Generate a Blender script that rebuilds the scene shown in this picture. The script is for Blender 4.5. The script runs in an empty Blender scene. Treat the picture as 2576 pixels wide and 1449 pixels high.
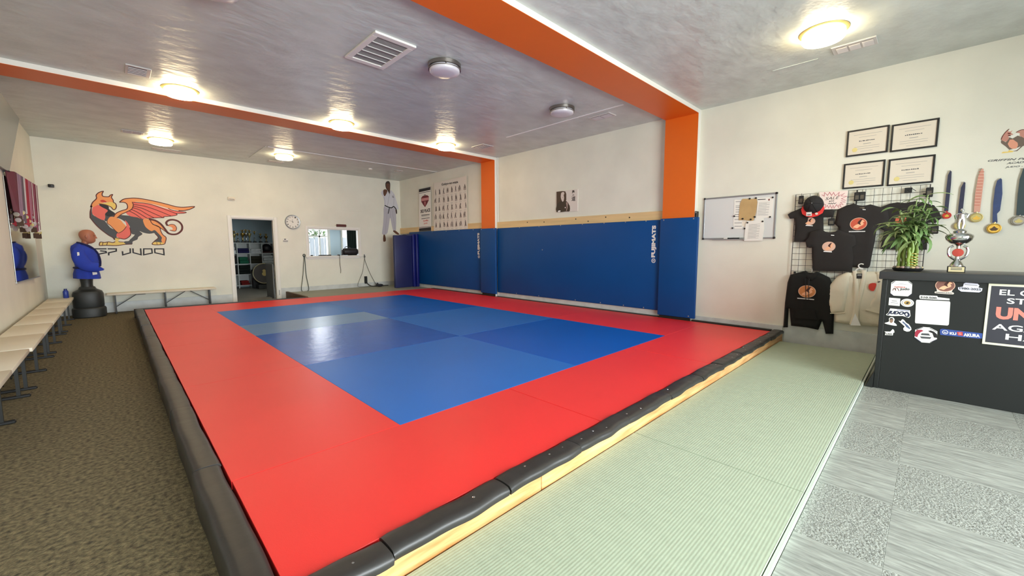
import bpy, bmesh, math, random
from mathutils import Vector, Matrix, noise
from mathutils.geometry import delaunay_2d_cdt
random.seed(7)
S = bpy.context.scene
COL = S.collection
PI = math.pi
# ------------------------------------------------------------------ room numbers (metres)
XR, XL, YB, ZC = 6.76, -0.994, 12.126, 3.49      # right wall, left wall, back wall, ceiling
YF = -2.6                                        # front wall (behind the camera)
ZM = 0.16                                        # top of the raised mats
# ------------------------------------------------------------------ camera
yaw, pit, rol = map(math.radians, (44.2472, 5.7329, -0.1716))
fw = Vector((math.sin(yaw)*math.cos(pit), math.cos(yaw)*math.cos(pit), -math.sin(pit)))
rt = Vector((math.cos(yaw), -math.sin(yaw), 0)); up = rt.cross(fw)
r2 = rt*math.cos(rol) + up*math.sin(rol); u2 = up*math.cos(rol) - rt*math.sin(rol)
cd = bpy.data.cameras.new('camera'); cam = bpy.data.objects.new('camera', cd); COL.objects.link(cam)
cam.matrix_world = Matrix(((r2.x, u2.x, -fw.x, 0), (r2.y, u2.y, -fw.y, 0), (r2.z, u2.z, -fw.z, 1.36), (0, 0, 0, 1)))
cd.sensor_fit = 'HORIZONTAL'; cd.sensor_width = 36; cd.lens = 14.307; cd.clip_start = 0.05; cd.clip_end = 200
S.camera = cam
# ------------------------------------------------------------------ world, daylight, exposure
w = bpy.data.worlds.new('sky'); S.world = w; w.use_nodes = True
bg = w.node_tree.nodes['Background']; bg.inputs[0].default_value = (0.86, 0.94, 1.0, 1); bg.inputs[1].default_value = 2.2
def area(name, loc, rot, sx, sy, power, col):
    l = bpy.data.lights.new(name, 'AREA'); l.shape = 'RECTANGLE'; l.size = sx; l.size_y = sy; l.energy = power; l.color = col
    o = bpy.data.objects.new(name, l); o.location = loc; o.rotation_euler = rot; COL.objects.link(o); return o
# daylight through the shopfront glazing behind the camera
area('shopfront_daylight', (3.0, YF-3.2, 2.0), (math.radians(90), 0, 0), 9.5, 3.6, 1950, (0.90, 0.97, 1.0))
# daylight through the small window of the back office
area('office_daylight', (4.85, 14.95, 1.5), (math.radians(-90), 0, 0), 1.0, 1.1, 60, (0.88, 0.95, 1.0))
S.view_settings.view_transform = 'Standard'; S.view_settings.look = 'None'
S.view_settings.exposure = 0.42; S.view_settings.gamma = 1.0; S.view_settings.use_curve_mapping = False
S.cycles.use_denoising = True; S.cycles.max_bounces = 7; S.cycles.diffuse_bounces = 4; S.cycles.glossy_bounces = 3
S.cycles.sample_clamp_indirect = 6.0; S.cycles.caustics_reflective = False; S.cycles.caustics_refractive = False
LAMP = 32.0
# ------------------------------------------------------------------ materials
def lin(c):
    return tuple((v/255/12.92 if v/255 <= 0.04045 else ((v/255+0.055)/1.055)**2.4) for v in c)
MATS = {}
def mat(name, rgb, rough=0.55, metal=0.0, var=0.0, vs=4.0, bump=0.0, bs=60.0, coat=0.0, st=(1, 1, 1), dark=None, det=4.0, emit=0.0, bd=0.02, spec=0.5, trans=0.0, alpha=1.0):
    if name in MATS: return MATS[name]
    m = bpy.data.materials.new(name); m.use_nodes = True; nt = m.node_tree; n = nt.nodes; b = n['Principled BSDF']
    c = lin(rgb); b.inputs['Base Color'].default_value = (*c, 1); b.inputs['Roughness'].default_value = rough
    b.inputs['Metallic'].default_value = metal; b.inputs['Coat Weight'].default_value = coat; b.inputs['Coat Roughness'].default_value = 0.12
    b.inputs['Specular IOR Level'].default_value = spec; b.inputs['Transmission Weight'].default_value = trans
    if emit: b.inputs['Emission Color'].default_value = (*c, 1); b.inputs['Emission Strength'].default_value = emit
    tc = n.new('ShaderNodeTexCoord'); mp = n.new('ShaderNodeMapping'); mp.inputs['Scale'].default_value = st
    nt.links.new(tc.outputs['Object'], mp.inputs['Vector'])
    if var:
        nz = n.new('ShaderNodeTexNoise'); nz.inputs['Scale'].default_value = vs; nz.inputs['Detail'].default_value = det
        nt.links.new(mp.outputs[0], nz.inputs['Vector'])
        rp = n.new('ShaderNodeValToRGB'); rp.color_ramp.elements[0].position = 0.3; rp.color_ramp.elements[1].position = 0.7
        d = lin(dark) if dark else tuple(v*(1-var) for v in c)
        rp.color_ramp.elements[0].color = (*d, 1); rp.color_ramp.elements[1].color = (*[min(1, v*(1+var*0.35)) for v in c], 1)
        nt.links.new(nz.outputs['Fac'], rp.inputs[0]); nt.links.new(rp.outputs[0], b.inputs['Base Color'])
    if bump:
        nb = n.new('ShaderNodeTexNoise'); nb.inputs['Scale'].default_value = bs; nb.inputs['Detail'].default_value = 3
        nt.links.new(mp.outputs[0], nb.inputs['Vector'])
        bp = n.new('ShaderNodeBump'); bp.inputs['Strength'].default_value = bump; bp.inputs['Distance'].default_value = bd
        nt.links.new(nb.outputs['Fac'], bp.inputs['Height']); nt.links.new(bp.outputs[0], b.inputs['Normal'])
    MATS[name] = m; return m
def add_wave(m, axis, scale, strength, colmix=None, dist=0.004, prof='SIN', bdir=None):
    """ridges: adds a wave bump (and optional colour) to a material"""
    nt = m.node_tree; n = nt.nodes; b = n['Principled BSDF']
    tc = n.new('ShaderNodeTexCoord'); wv = n.new('ShaderNodeTexWave'); wv.wave_type = 'BANDS'; wv.bands_direction = axis
    wv.wave_profile = prof; wv.inputs['Scale'].default_value = scale; wv.inputs['Distortion'].default_value = 0.4; wv.inputs['Detail Scale'].default_value = 3
    nt.links.new(tc.outputs['Object'], wv.inputs['Vector'])
    bp = n.new('ShaderNodeBump'); bp.inputs['Strength'].default_value = strength; bp.inputs['Distance'].default_value = dist
    nt.links.new(wv.outputs['Fac'], bp.inputs['Height'])
    if b.inputs['Normal'].links: nt.links.new(b.inputs['Normal'].links[0].from_socket, bp.inputs['Normal'])
    nt.links.new(bp.outputs[0], b.inputs['Normal'])
    if colmix:
        mx = n.new('ShaderNodeMix'); mx.data_type = 'RGBA'; mx.inputs[7].default_value = (*lin(colmix), 1)
        if b.inputs['Base Color'].links: nt.links.new(b.inputs['Base Color'].links[0].from_socket, mx.inputs[6])
        else: mx.inputs[6].default_value = b.inputs['Base Color'].default_value
        mt = n.new('ShaderNodeMath'); mt.operation = 'MULTIPLY'; mt.inputs[1].default_value = 0.6
        nt.links.new(wv.outputs['Fac'], mt.inputs[0]); nt.links.new(mt.outputs[0], mx.inputs[0]); nt.links.new(mx.outputs[2], b.inputs['Base Color'])
M_wall = mat('wall_paint', (230, 229, 214), 0.6, var=0.075, vs=1.6, det=7, bump=0.25, bs=55, bd=0.004)
M_ceil = mat('ceiling_paint', (205, 214, 209), 0.36, var=0.15, vs=2.6, det=7, bump=0.55, bs=5.5, bd=0.02, st=(1, 1.5, 1))
M_white = mat('white_trim_paint', (232, 230, 222), 0.45, bump=0.1, bs=30, bd=0.003)
M_base = mat('baseboard_marble', (205, 208, 205), 0.4, var=0.14, vs=7, det=8)
M_orange = mat('orange_paint', (228, 108, 26), 0.42, var=0.03, vs=2, bump=0.1, bs=60, bd=0.003)
M_carpet = mat('carpet_loop', (122, 110, 80), 0.95, var=0.75, vs=42, bump=0.7, bs=120, bd=0.01, det=6)
M_tileA = mat('carpet_tile_streak', (158, 161, 152), 0.9, var=0.4, vs=60, bump=0.6, bs=80, bd=0.01, st=(1.0, .14, 1), det=6)
M_tileB = mat('carpet_tile_hatch', (158, 161, 152), 0.9, var=0.5, vs=95, bump=0.7, bs=110, bd=0.01, det=3)
M_red = mat('red_mat_vinyl', (242, 50, 48), 0.42, var=0.05, vs=1.2, bump=0.35, bs=260, bd=0.0015)
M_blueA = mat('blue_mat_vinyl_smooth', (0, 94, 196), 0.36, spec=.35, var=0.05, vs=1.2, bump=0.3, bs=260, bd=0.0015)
M_blueB = mat('blue_mat_vinyl_matt_sheen', (30, 110, 200), 0.45, spec=.4, var=0.05, vs=1.2, bump=0.3, bs=260, bd=0.0015)  # rougher vinyl; its lighter blue puts the directional sheen into the colour
M_blueC = mat('blue_mat_vinyl_pale_sheen', (96, 138, 190), 0.32, var=0.08, vs=3, bump=0.3, bs=8, bd=0.004)  # sheen of this mat painted as a much paler blue base
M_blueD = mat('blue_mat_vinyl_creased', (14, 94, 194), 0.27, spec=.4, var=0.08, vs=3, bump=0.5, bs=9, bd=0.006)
M_pad = mat('wall_pad_vinyl', (0, 70, 134), 0.42, spec=.3, var=0.06, vs=2, bump=0.3, bs=1.2, bd=0.02)
M_navy = mat('navy_pad_vinyl', (14, 24, 104), 0.4, bump=0.3, bs=2, bd=0.01)
M_tatami = mat('tatami_vinyl', (174, 185, 161), 0.6, var=0.10, vs=14, bump=0.3, bs=130, bd=0.002, st=(2.2, 1, 1), det=8)
add_wave(M_tatami, 'Y', 21, 0.22, (172, 187, 162), dist=0.002)
M_tatami2 = mat('platform_tatami', (150, 152, 136), 0.6, var=0.1, vs=2)
M_tside = mat('tatami_side_vinyl', (196, 206, 194), 0.4)
M_foam = mat('black_foam_pad', (46, 44, 42), 0.42, var=0.15, vs=6, bump=0.3, bs=14, bd=0.006)
M_foamside = mat('foam_edge', (70, 78, 90), 0.5)
M_wood = mat('pine_lumber', (214, 172, 118), 0.5, var=0.4, vs=7, det=8, bump=0.15, bs=40, bd=0.003, st=(.35, 4, 4), dark=(172, 112, 58))
M_woodY = mat('pine_nailer', (228, 196, 142), 0.55, var=0.15, vs=3, det=6, st=(4, .3, 5))
M_brown = mat('brown_board', (96, 72, 48), 0.6, var=0.2, vs=5)
M_dark = mat('black_edge_strip', (38, 36, 30), 0.5, var=0.2, vs=8)
M_nickel = mat('brushed_nickel', (158, 152, 144), 0.3, metal=1.0)
M_steel = mat('polished_steel', (215, 215, 215), 0.12, metal=1.0)
M_gold = mat('gold_metal', (212, 170, 84), 0.25, metal=1.0)
M_bronze = mat('aged_gold', (196, 180, 120), 0.35, metal=0.7)
M_diff = mat('lamp_diffuser_off', (214, 212, 218), 0.3, spec=0.6)
M_lit = mat('lamp_diffuser_lit', (255, 230, 184), 0.4, emit=LAMP)
M_vent = mat('vent_enamel', (206, 204, 200), 0.4)
M_ventd = mat('vent_shadow', (60, 58, 58), 0.7)
M_black = mat('black_plastic', (26, 26, 26), 0.45)
M_blk2 = mat('black_metal_leg', (44, 44, 42), 0.4, metal=0.3)
M_wire = mat('black_wire', (22, 22, 22), 0.4)
M_bench = mat('bench_plastic', (222, 212, 190), 0.5, var=0.05, vs=3, bump=0.15, bs=90, bd=0.002)
def thin_glass():
    m = bpy.data.materials.new('clear_glass'); m.use_nodes = True; nt = m.node_tree; n = nt.nodes; n.remove(n['Principled BSDF'])
    t = n.new('ShaderNodeBsdfTransparent'); g = n.new('ShaderNodeBsdfGlossy'); g.inputs['Roughness'].default_value = 0.03
    fr = n.new('ShaderNodeLayerWeight'); pw = n.new('ShaderNodeMath'); pw.operation = 'POWER'; pw.inputs[1].default_value = 4.0
    ad = n.new('ShaderNodeMath'); ad.operation = 'MULTIPLY_ADD'; ad.inputs[1].default_value = 0.9; ad.inputs[2].default_value = 0.05; mx = n.new('ShaderNodeMixShader')
    nt.links.new(fr.outputs['Facing'], pw.inputs[0]); nt.links.new(pw.outputs[0], ad.inputs[0])
    nt.links.new(ad.outputs[0], mx.inputs[0]); nt.links.new(t.outputs[0], mx.inputs[1]); nt.links.new(g.outputs[0], mx.inputs[2])
    nt.links.new(mx.outputs[0], n['Material Output'].inputs['Surface']); return m
M_glass = thin_glass()
M_paper = mat('white_paper', (236, 234, 226), 0.7)
M_cream = mat('cream_paper', (232, 222, 204), 0.7)
M_ink = mat('black_ink', (30, 28, 30), 0.6)
M_grey = mat('grey_ink', (150, 148, 146), 0.7)
M_board = mat('whiteboard_enamel', (216, 218, 216), 0.25)
M_alu = mat('aluminium_frame', (160, 162, 164), 0.35, metal=0.6)
M_kraft = mat('kraft_paper', (196, 164, 112), 0.75, var=0.12, vs=6, bump=0.5, bs=14, bd=0.01)
M_shirt = mat('black_cotton', (38, 34, 32), 0.9, var=0.12, vs=8)
M_hood = mat('black_fleece', (24, 24, 22), 0.95, var=0.15, vs=6)
M_gi = mat('natural_gi_cotton', (226, 218, 196), 0.9, var=0.06, vs=5, bump=0.5, bs=160, bd=0.003)
M_giw = mat('white_cotton', (240, 240, 238), 0.9, bump=0.3, bs=60, bd=0.003)
M_bgi = mat('blue_gi_cotton', (40, 66, 178), 0.85, var=0.15, vs=5, bump=0.3, bs=50, bd=0.005)
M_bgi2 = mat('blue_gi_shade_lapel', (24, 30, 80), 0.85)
M_skin = mat('mannequin_rubber', (176, 112, 86), 0.5, var=0.08, vs=5)
M_fblk = mat('mannequin_base_plastic', (40, 42, 40), 0.5, bump=0.3, bs=90, bd=0.002)
M_redp = mat('red_print', (204, 60, 44), 0.6)
M_orp = mat('orange_print', (240, 150, 96), 0.6)
M_orb = mat('bright_orange_print', (242, 158, 92), 0.6)
M_sal = mat('salmon_print', (238, 112, 98), 0.6)
M_char = mat('charcoal_print', (74, 76, 78), 0.6)
M_brn = mat('dark_brown_line', (92, 30, 18), 0.6)
M_yel = mat('yellow_print', (236, 206, 110), 0.6)
M_brk = mat('brown_skin_print', (98, 62, 42), 0.6)
M_giP = mat('white_gi_print', (206, 206, 212), 0.7)
M_giQ = mat('shaded_gi_print', (182, 178, 186), 0.7)
M_desk = mat('black_laminate', (37, 39, 38), 0.45, spec=.3, var=0.08, vs=1.5)
M_leaf = mat('leaf_green', (98, 128, 70), 0.5, var=0.3, vs=3)
M_leaf2 = mat('pale_leaf_green', (146, 166, 104), 0.5, var=0.25, vs=3)
M_stalk = mat('bamboo_stalk', (126, 150, 64), 0.4, var=0.15, vs=6)
M_storage = mat('storage_wall_paint', (150, 168, 176), 0.7)
M_office = mat('office_wall_paint', (198, 216, 228), 0.7)
M_mirror = mat('mirror_glass', (225, 232, 228), 0.03, metal=1.0)
M_panel = mat('grey_panel', (112, 116, 112), 0.25)
M_clear = mat('acrylic', (235, 238, 240), 0.1, spec=0.8)
# ------------------------------------------------------------------ mesh builder
class MB:
    def __init__(s): s.b = bmesh.new()
    def box(s, x0, y0, z0, x1, y1, z1, c=0, seg=1):
        r = bmesh.ops.create_cube(s.b, size=1)
        for v in r['verts']:
            v.co = Vector(((x0+x1)/2+v.co.x*(x1-x0), (y0+y1)/2+v.co.y*(y1-y0), (z0+z1)/2+v.co.z*(z1-z0)))
        if c:
            es = list({e for v in r['verts'] for e in v.link_edges})
            bmesh.ops.bevel(s.b, geom=es, offset=c, segments=seg, affect='EDGES', profile=0.5)
        return s
    def obox(s, c, ax, ay, az):                       # box with half-axis vectors
        c, ax, ay, az = map(Vector, (c, ax, ay, az))
        vs = [s.b.verts.new(c+ax*i+ay*j+az*k) for k in (-1, 1) for j in (-1, 1) for i in (-1, 1)]
        for f in ((0, 1, 3, 2), (4, 6, 7, 5), (0, 4, 5, 1), (2, 3, 7, 6), (0, 2, 6, 4), (1, 5, 7, 3)): s.b.faces.new([vs[i] for i in f])
        return s
    def rings(s, rs, cap=True, closed=False):
        vr = [[s.b.verts.new(p) for p in r] for r in rs]; n = len(vr[0])
        pairs = list(zip(vr, vr[1:])) + ([(vr[-1], vr[0])] if closed else [])
        for a, b in pairs:
            for i in range(n):
                try: s.b.faces.new((a[i], a[(i+1) % n], b[(i+1) % n], b[i]))
                except ValueError: pass
        if cap and not closed:
            s.b.faces.new(list(reversed(vr[0]))); s.b.faces.new(vr[-1])
        return s
    def tube(s, pts, r, n=8, closed=False, flat=1.0, upv=(0, 0, 1)):
        pts = [Vector(p) for p in pts]; R = []
        rr = r if isinstance(r, (list, tuple)) else [r]*len(pts)
        prev = None
        for i, p in enumerate(pts):
            a = pts[i-1] if i > 0 else (pts[-1] if closed else p); b = pts[(i+1) % len(pts)] if (i < len(pts)-1 or closed) else p
            t = (b-a).normalized(); u = Vector(upv) if prev is None else prev
            u = u-t*u.dot(t)
            if u.length < 1e-4: u = Vector((1, 0, 0))-t*t.x
            if u.length < 1e-4: u = Vector((0, 1, 0))
            u.normalize(); prev = u; v = t.cross(u)
            R.append([p+(u*math.cos(2*PI*k/n)+v*math.sin(2*PI*k/n)*flat)*rr[i] for k in range(n)])
        return s.rings(R, cap=not closed, closed=closed)
    def cyl(s, a, b, r0, r1=None, n=20): return s.tube([a, b], [r0, r0 if r1 is None else r1], n)
    def lathe(s, c, prof, n=28, sx=1, sy=1):
        c = Vector(c)
        return s.rings([[c+Vector((sx*r*math.cos(2*PI*k/n), sy*r*math.sin(2*PI*k/n), z)) for k in range(n)] for r, z in prof])
    def ring_ax(s, c, prof, u, v, ax, n=24):          # closed ring section swept around an axis
        c, u, v, ax = map(Vector, (c, u, v, ax))
        return s.rings([[c+(u*math.cos(2*PI*k/n)+v*math.sin(2*PI*k/n))*r+ax*t for k in range(n)] for r, t in prof], closed=True)
    def lathe_ax(s, c, prof, u, v, ax, n=24):          # profile (r, t) around an arbitrary axis
        c, u, v, ax = map(Vector, (c, u, v, ax))
        return s.rings([[c+(u*math.cos(2*PI*k/n)+v*math.sin(2*PI*k/n))*r+ax*t for k in range(n)] for r, t in prof])
    def sph(s, c, rx, ry=None, rz=None, n=14):
        ry = rx if ry is None else ry; rz = rx if rz is None else rz
        pr = [(math.sin(PI*(i+0.02)/(n/2+0.04)), -math.cos(PI*(i+0.02)/(n/2+0.04))) for i in range(n//2+1)]
        c = Vector(c)
        return s.rings([[c+Vector((rx*r*math.cos(2*PI*k/n), ry*r*math.sin(2*PI*k/n), rz*z)) for k in range(n)] for r, z in pr])
    def prism(s, pts, off):
        off = Vector(off); a = [s.b.verts.new(p) for p in pts]; b = [s.b.verts.new(Vector(p)+off) for p in pts]; n = len(a)
        s.b.faces.new(a); s.b.faces.new(list(reversed(b)))
        for i in range(n): s.b.faces.new((a[i], b[i], b[(i+1) % n], a[(i+1) % n]))
        return s
    def face(s, pts): s.b.faces.new([s.b.verts.new(p) for p in pts]); return s
def W(wl, a, z, d=0.0):
    return Vector({'R': (XR-d, a, z), 'B': (a, YB-d, z), 'L': (XL+d, a, z), 'D': (5.15-d, a, z), 'C': (a, z, ZC-d)}[wl])
def plate(mb, wl, pts, d0, d1):
    p = [W(wl, a, z, d1) for a, z in pts]; mb.prism(p, W(wl, 0, 0, d0)-W(wl, 0, 0, d1)); return mb
def rect(a0, z0, a1, z1): return [(a0, z0), (a1, z0), (a1, z1), (a0, z1)]
def ell(a, z, ra, rz, n=24, t0=0): return [(a+ra*math.cos(2*PI*k/n+t0), z+rz*math.sin(2*PI*k/n+t0)) for k in range(n)]
def cr(p, n=4, closed=True):                          # Catmull-Rom through 2D/3D points
    o = []; m = len(p); P = [Vector(q) for q in p]
    rng = range(m) if closed else range(m-1)
    for i in rng:
        a, b, c, d = (P[(i-1) % m] if closed or i > 0 else P[i]), P[i], P[(i+1) % m], (P[(i+2) % m] if closed or i < m-2 else P[i+1])
        for k in range(n):
            t = k/n; o.append(0.5*((2*b)+(c-a)*t+(2*a-5*b+4*c-d)*t*t+(3*b-a-3*c+d)*t**3))
    if not closed: o.append(P[-1])
    return [tuple(q) for q in o]
def world_loc(o):
    v = Vector(o.location)
    while o.parent: o = o.parent; v += Vector(o.location)
    return v
def tag(o, label=None, cat=None, group=None, kind=None):
    if label: o['label'] = label
    if cat: o['category'] = cat
    if group: o['group'] = group
    if kind: o['kind'] = kind
    return o
def thing(name, loc, label, cat, group=None, kind=None):
    o = bpy.data.objects.new(name, None); o.empty_display_size = 0.1; o.location = loc; COL.objects.link(o)
    return tag(o, label, cat, group, kind)
def obj(name, mb, m, parent=None, label=None, cat=None, group=None, kind=None, smooth=False, ang=35):
    me = bpy.data.meshes.new(name)
    bmesh.ops.recalc_face_normals(mb.b, faces=mb.b.faces); mb.b.to_mesh(me); mb.b.free()
    for k in (m if isinstance(m, list) else [m]): me.materials.append(k)
    if smooth:
        me.polygons.foreach_set('use_smooth', [True]*len(me.polygons)); me.set_sharp_from_angle(angle=math.radians(ang))
    o = bpy.data.objects.new(name, me); COL.objects.link(o)
    if parent: off = world_loc(parent); o.parent = parent
    else:
        xs = [v.co for v in me.vertices]
        off = Vector(((min(v.x for v in xs)+max(v.x for v in xs))/2, (min(v.y for v in xs)+max(v.y for v in xs))/2, min(v.z for v in xs)))
        if kind == 'structure': off = Vector((0, 0, 0))
        o.location = off
    me.transform(Matrix.Translation(-off)); me.update()
    return tag(o, label, cat, group, kind)
def copy_tree(o, loc=None, parent=None, label=None, rotz=None, scale=None):
    c = o.copy(); COL.objects.link(c); c.parent = parent
    if loc is not None: c.location = loc
    if rotz is not None: c.rotation_euler.z = rotz
    if scale is not None: c.scale = (scale,)*3
    if label: c['label'] = label
    for ch in list(o.children): copy_tree(ch, parent=c)
    return c
def txt(name, s, wl, o, u, v, m, parent, d=0.002, bold=0.0, shear=0.0, lab=None, space=1.0):
    """flat lettering fitted to the parallelogram origin o, width u, height v (wall coordinates)"""
    cu = bpy.data.curves.new('t', 'FONT'); cu.body = s; cu.offset = bold; cu.shear = shear; cu.space_character = space; cu.resolution_u = 3
    t = bpy.data.objects.new('t', cu); COL.objects.link(t)
    dg = bpy.context.evaluated_depsgraph_get(); me = bpy.data.meshes.new_from_object(t.evaluated_get(dg)); bpy.data.objects.remove(t)
    xs = [p.co.x for p in me.vertices]; ys = [p.co.y for p in me.vertices]
    if not xs: return None
    x0, x1, y0, y1 = min(xs), max(xs), min(ys), max(ys); off = world_loc(parent)
    for p in me.vertices:
        i, j = (p.co.x-x0)/(x1-x0), (p.co.y-y0)/(y1-y0)
        p.co = W(wl, o[0]+u[0]*i+v[0]*j, o[1]+u[1]*i+v[1]*j, d)-off
    me.materials.clear(); me.materials.append(m); ob = bpy.data.objects.new(name, me); COL.objects.link(ob); ob.parent = parent
    return tag(ob, lab)
def cloth(outline, wl, d0, thick, name, m, parent, label=None, fold=0.006, step=0.03, seed=0, fdir=(7, 2), cat=None, group=None):
    """hanging cloth: filled outline with rounded edge and soft folds"""
    pts = [Vector(p[:2]) for p in outline]; n = len(pts)
    def inside(q):
        r = False
        for i in range(n):
            a, b = pts[i], pts[(i+1) % n]
            if (a.y > q.y) != (b.y > q.y) and q.x < (b.x-a.x)*(q.y-a.y)/(b.y-a.y)+a.x: r = not r
        return r
    def dist(q):
        best = 9
        for i in range(n):
            a, b = pts[i], pts[(i+1) % n]; ab = b-a; L = ab.length_squared
            t = max(0, min(1, (q-a).dot(ab)/L)) if L else 0
            best = min(best, (q-(a+ab*t)).length)
        return best
    x0, x1 = min(p.x for p in pts), max(p.x for p in pts); y0, y1 = min(p.y for p in pts), max(p.y for p in pts)
    V = list(pts); x = x0
    while x < x1:
        y = y0
        while y < y1:
            q = Vector((x+random.uniform(-.2, .2)*step, y+random.uniform(-.2, .2)*step))
            if inside(q) and dist(q) > step*0.35: V.append(q)
            y += step
        x += step
    r = delaunay_2d_cdt(V, [(i, (i+1) % n) for i in range(n)], [], 1, 1e-6)
    mb = MB(); vs = []
    for q in r[0]:
        e = min(1, dist(q)/0.035)
        h = thick*math.sqrt(max(0, e))+fold*noise.noise(Vector((q.x*fdir[0], q.y*fdir[1], seed)))*2*min(1, e*2)
        vs.append(mb.b.verts.new(W(wl, q.x, q.y, d0+0.003+max(0, h))))
    for f in r[2]:
        try: mb.b.faces.new([vs[i] for i in f])
        except ValueError: pass
    ring = [mb.b.verts.new(W(wl, p.x, p.y, d0)) for p in pts]
    idx = {}
    for k, orig in enumerate(r[3]):
        for t in orig:
            if t < n: idx[t] = vs[k]
    for i in range(n):
        j = (i+1) % n
        if i in idx and j in idx:
            try: mb.b.faces.new((idx[i], ring[i], ring[j], idx[j]))
            except ValueError: pass
    return obj(name, mb, m, parent, label, cat, group, smooth=True, ang=60)
# =================================================================== SETTING
st = dict(kind='structure')
fl = obj('floor', MB().box(XL-0.1, YF-0.1, -0.08, XR+0.1, YB, 0), M_carpet, **st)
tiles = {}
for i in range(8):
    for j in range(6):
        x0 = 2.23+0.6*i-0.6; y1 = 0.368 if j == 0 else 0.05-0.6*(j-1); y0 = 0.05 if j == 0 else y1-0.6
        if x0 > 6.2 or y0 < YF: continue
        key = (j == 0, (i+j) % 2); mb = MB()
        if key not in tiles:
            h = (y1-y0); mb.box(-0.2999, -h/2+.0001, 0, 0.2999, h/2-.0001, 0.006, c=0.0008)
            me = bpy.data.meshes.new('carpet_tile'); mb.b.to_mesh(me); mb.b.free(); me.materials.append((M_tileA, M_tileB)[key[1]]); tiles[key] = me
        o = bpy.data.objects.new('carpet_tile', tiles[key]); COL.objects.link(o); o.parent = fl; o.location = (x0+0.3, (y0+y1)/2, 0)
# right wall, left wall, ceiling
obj('wall_right', MB().box(XR, YF-0.1, -0.08, XR+0.12, YB+0.12, ZC+0.1), M_wall, **st)
obj('wall_left', MB().box(XL-0.12, YF-0.1, -0.08, XL, YB+0.12, ZC+0.1), M_wall, **st)
obj('ceiling', MB().box(XL-0.1, YF-0.1, ZC, XR+0.1, YB+0.12, ZC+0.12), M_ceil, **st)
def wall_with_holes(name, y0, y1, x0, x1, z0, z1, holes, m):
    """wall in the xz plane made of boxes around rectangular holes"""
    xs = sorted({x0, x1, *[h[0] for h in holes], *[h[2] for h in holes]}); mb = MB()
    for a, b in zip(xs, xs[1:]):
        hs = sorted([(h[1], h[3]) for h in holes if h[0] <= a+1e-6 and h[2] >= b-1e-6]); z = z0
        for lo, hi in hs:
            if lo > z: mb.box(a, y0, z, b, y1, lo)
            z = hi
        if z < z1: mb.box(a, y0, z, b, y1, z1)
    bmesh.ops.remove_doubles(mb.b, verts=mb.b.verts, dist=1e-5)
    return obj(name, mb, m, **st)
wall_with_holes('wall_back', YB, YB+0.12, XL, XR, -0.08, ZC+0.1, [(2.125, -0.08, 3.065, 2.10), (3.895, 1.13, 5.335, 1.895)], M_wall)
wall_with_holes('wall_front', YF-0.12, YF, XL, XR, -0.08, ZC+0.1, [(-0.3, 0.35, 2.2, 2.75), (2.4, 0.02, 3.4, 2.75), (3.6, 0.35, 4.7, 2.75)], M_wall)
for i, (a, b, c) in enumerate([(-0.3, 2.2, .35), (2.4, 3.4, .02), (3.6, 4.7, .35)]):
    mb = MB()
    for q in ((a, a+.05), (b-.05, b)): mb.box(q[0], YF-.1, c, q[1], YF-.02, 2.75)
    mb.box(a, YF-.1, 2.70, b, YF-.02, 2.75); mb.box(a, YF-.1, c, b, YF-.02, c+.05)
    obj('window_%d' % (i+3), mb, M_black, **st)
# storage room and office behind the back wall
obj('wall_storage_left', MB().box(0.9, YB+.12, -.08, 1.0, 16.7, 2.9), M_storage, **st)
obj('wall_storage_back', MB().box(1.0, 16.6, -.08, 4.3, 16.7, 2.9), M_storage, **st)
obj('wall_storage_right', MB().box(4.2, 14.5, -.08, 4.3, 16.6, 2.9), M_storage, **st)
obj('wall_office_right', MB().box(7.6, YB+.12, -.08, 7.7, 14.6, 2.9), M_office, **st)
obj('ceiling_storage', MB().box(0.9, YB+.12, 2.7, 7.7, 16.7, 2.8), M_white, **st)
obj('floor_storage', MB().box(0.9, YB, -.08, 7.7, 16.7, 0.0), mat('storage_floor_vinyl', (150, 146, 138), .5, var=.15, vs=1.5), **st)
wall_with_holes('wall_office_back', 14.5, 14.6, 4.3, 7.6, -.08, 2.9, [(4.42, 0.85, 5.33, 2.12), (5.74, 0.6, 6.5, 2.12)], M_office)
wo = obj('window_2', MB().box(4.42, 14.46, .80, 5.33, 14.58, .86).box(4.42, 14.46, 2.06, 5.33, 14.58, 2.12).box(4.42, 14.46, .86, 4.47, 14.58, 2.06).box(5.27, 14.46, .86, 5.36, 14.58, 2.06), M_white, **st)
obj('meeting_rail', MB().box(4.47, 14.50, 1.72, 5.27, 14.55, 1.77), M_white, wo)
obj('mullion', MB().box(5.0, 14.50, .86, 5.05, 14.55, 2.06), M_white, wo)
obj('window_pane', MB().face([(4.47, 14.52, .86), (5.27, 14.52, .86), (5.27, 14.52, 2.06), (4.47, 14.52, 2.06)]), M_glass, wo)
w5 = obj('window_6', MB().box(5.74, 14.46, .60, 5.79, 14.58, 2.12).box(6.45, 14.46, .6, 6.5, 14.58, 2.12).box(5.79, 14.46, 2.06, 6.45, 14.58, 2.12), M_white, **st)
obj('ground_outside', MB().box(3.0, 14.6, -.3, 12, 30, -.1), mat('pale_concrete', (200, 198, 190), .8, var=.1), **st)
fe = thing('board_fence', (6.5, 17.6, -.1), 'tall pale wooden board fence outside behind the office window', 'fence')
for i in range(18):
    obj('board', MB().box(4.2+i*.19, 17.6, -.1, 4.37+i*.19, 17.63, 1.78+.02*math.sin(i*3)), mat('weathered_board', (196, 196, 200), .7, var=.2, vs=5, st=(6, 1, .5)), fe)
bu = thing('garden_shrub', (5.6, 18.6, -.1), 'green leafy shrub outside rising over the pale fence', 'shrub')
mb = MB()
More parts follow.
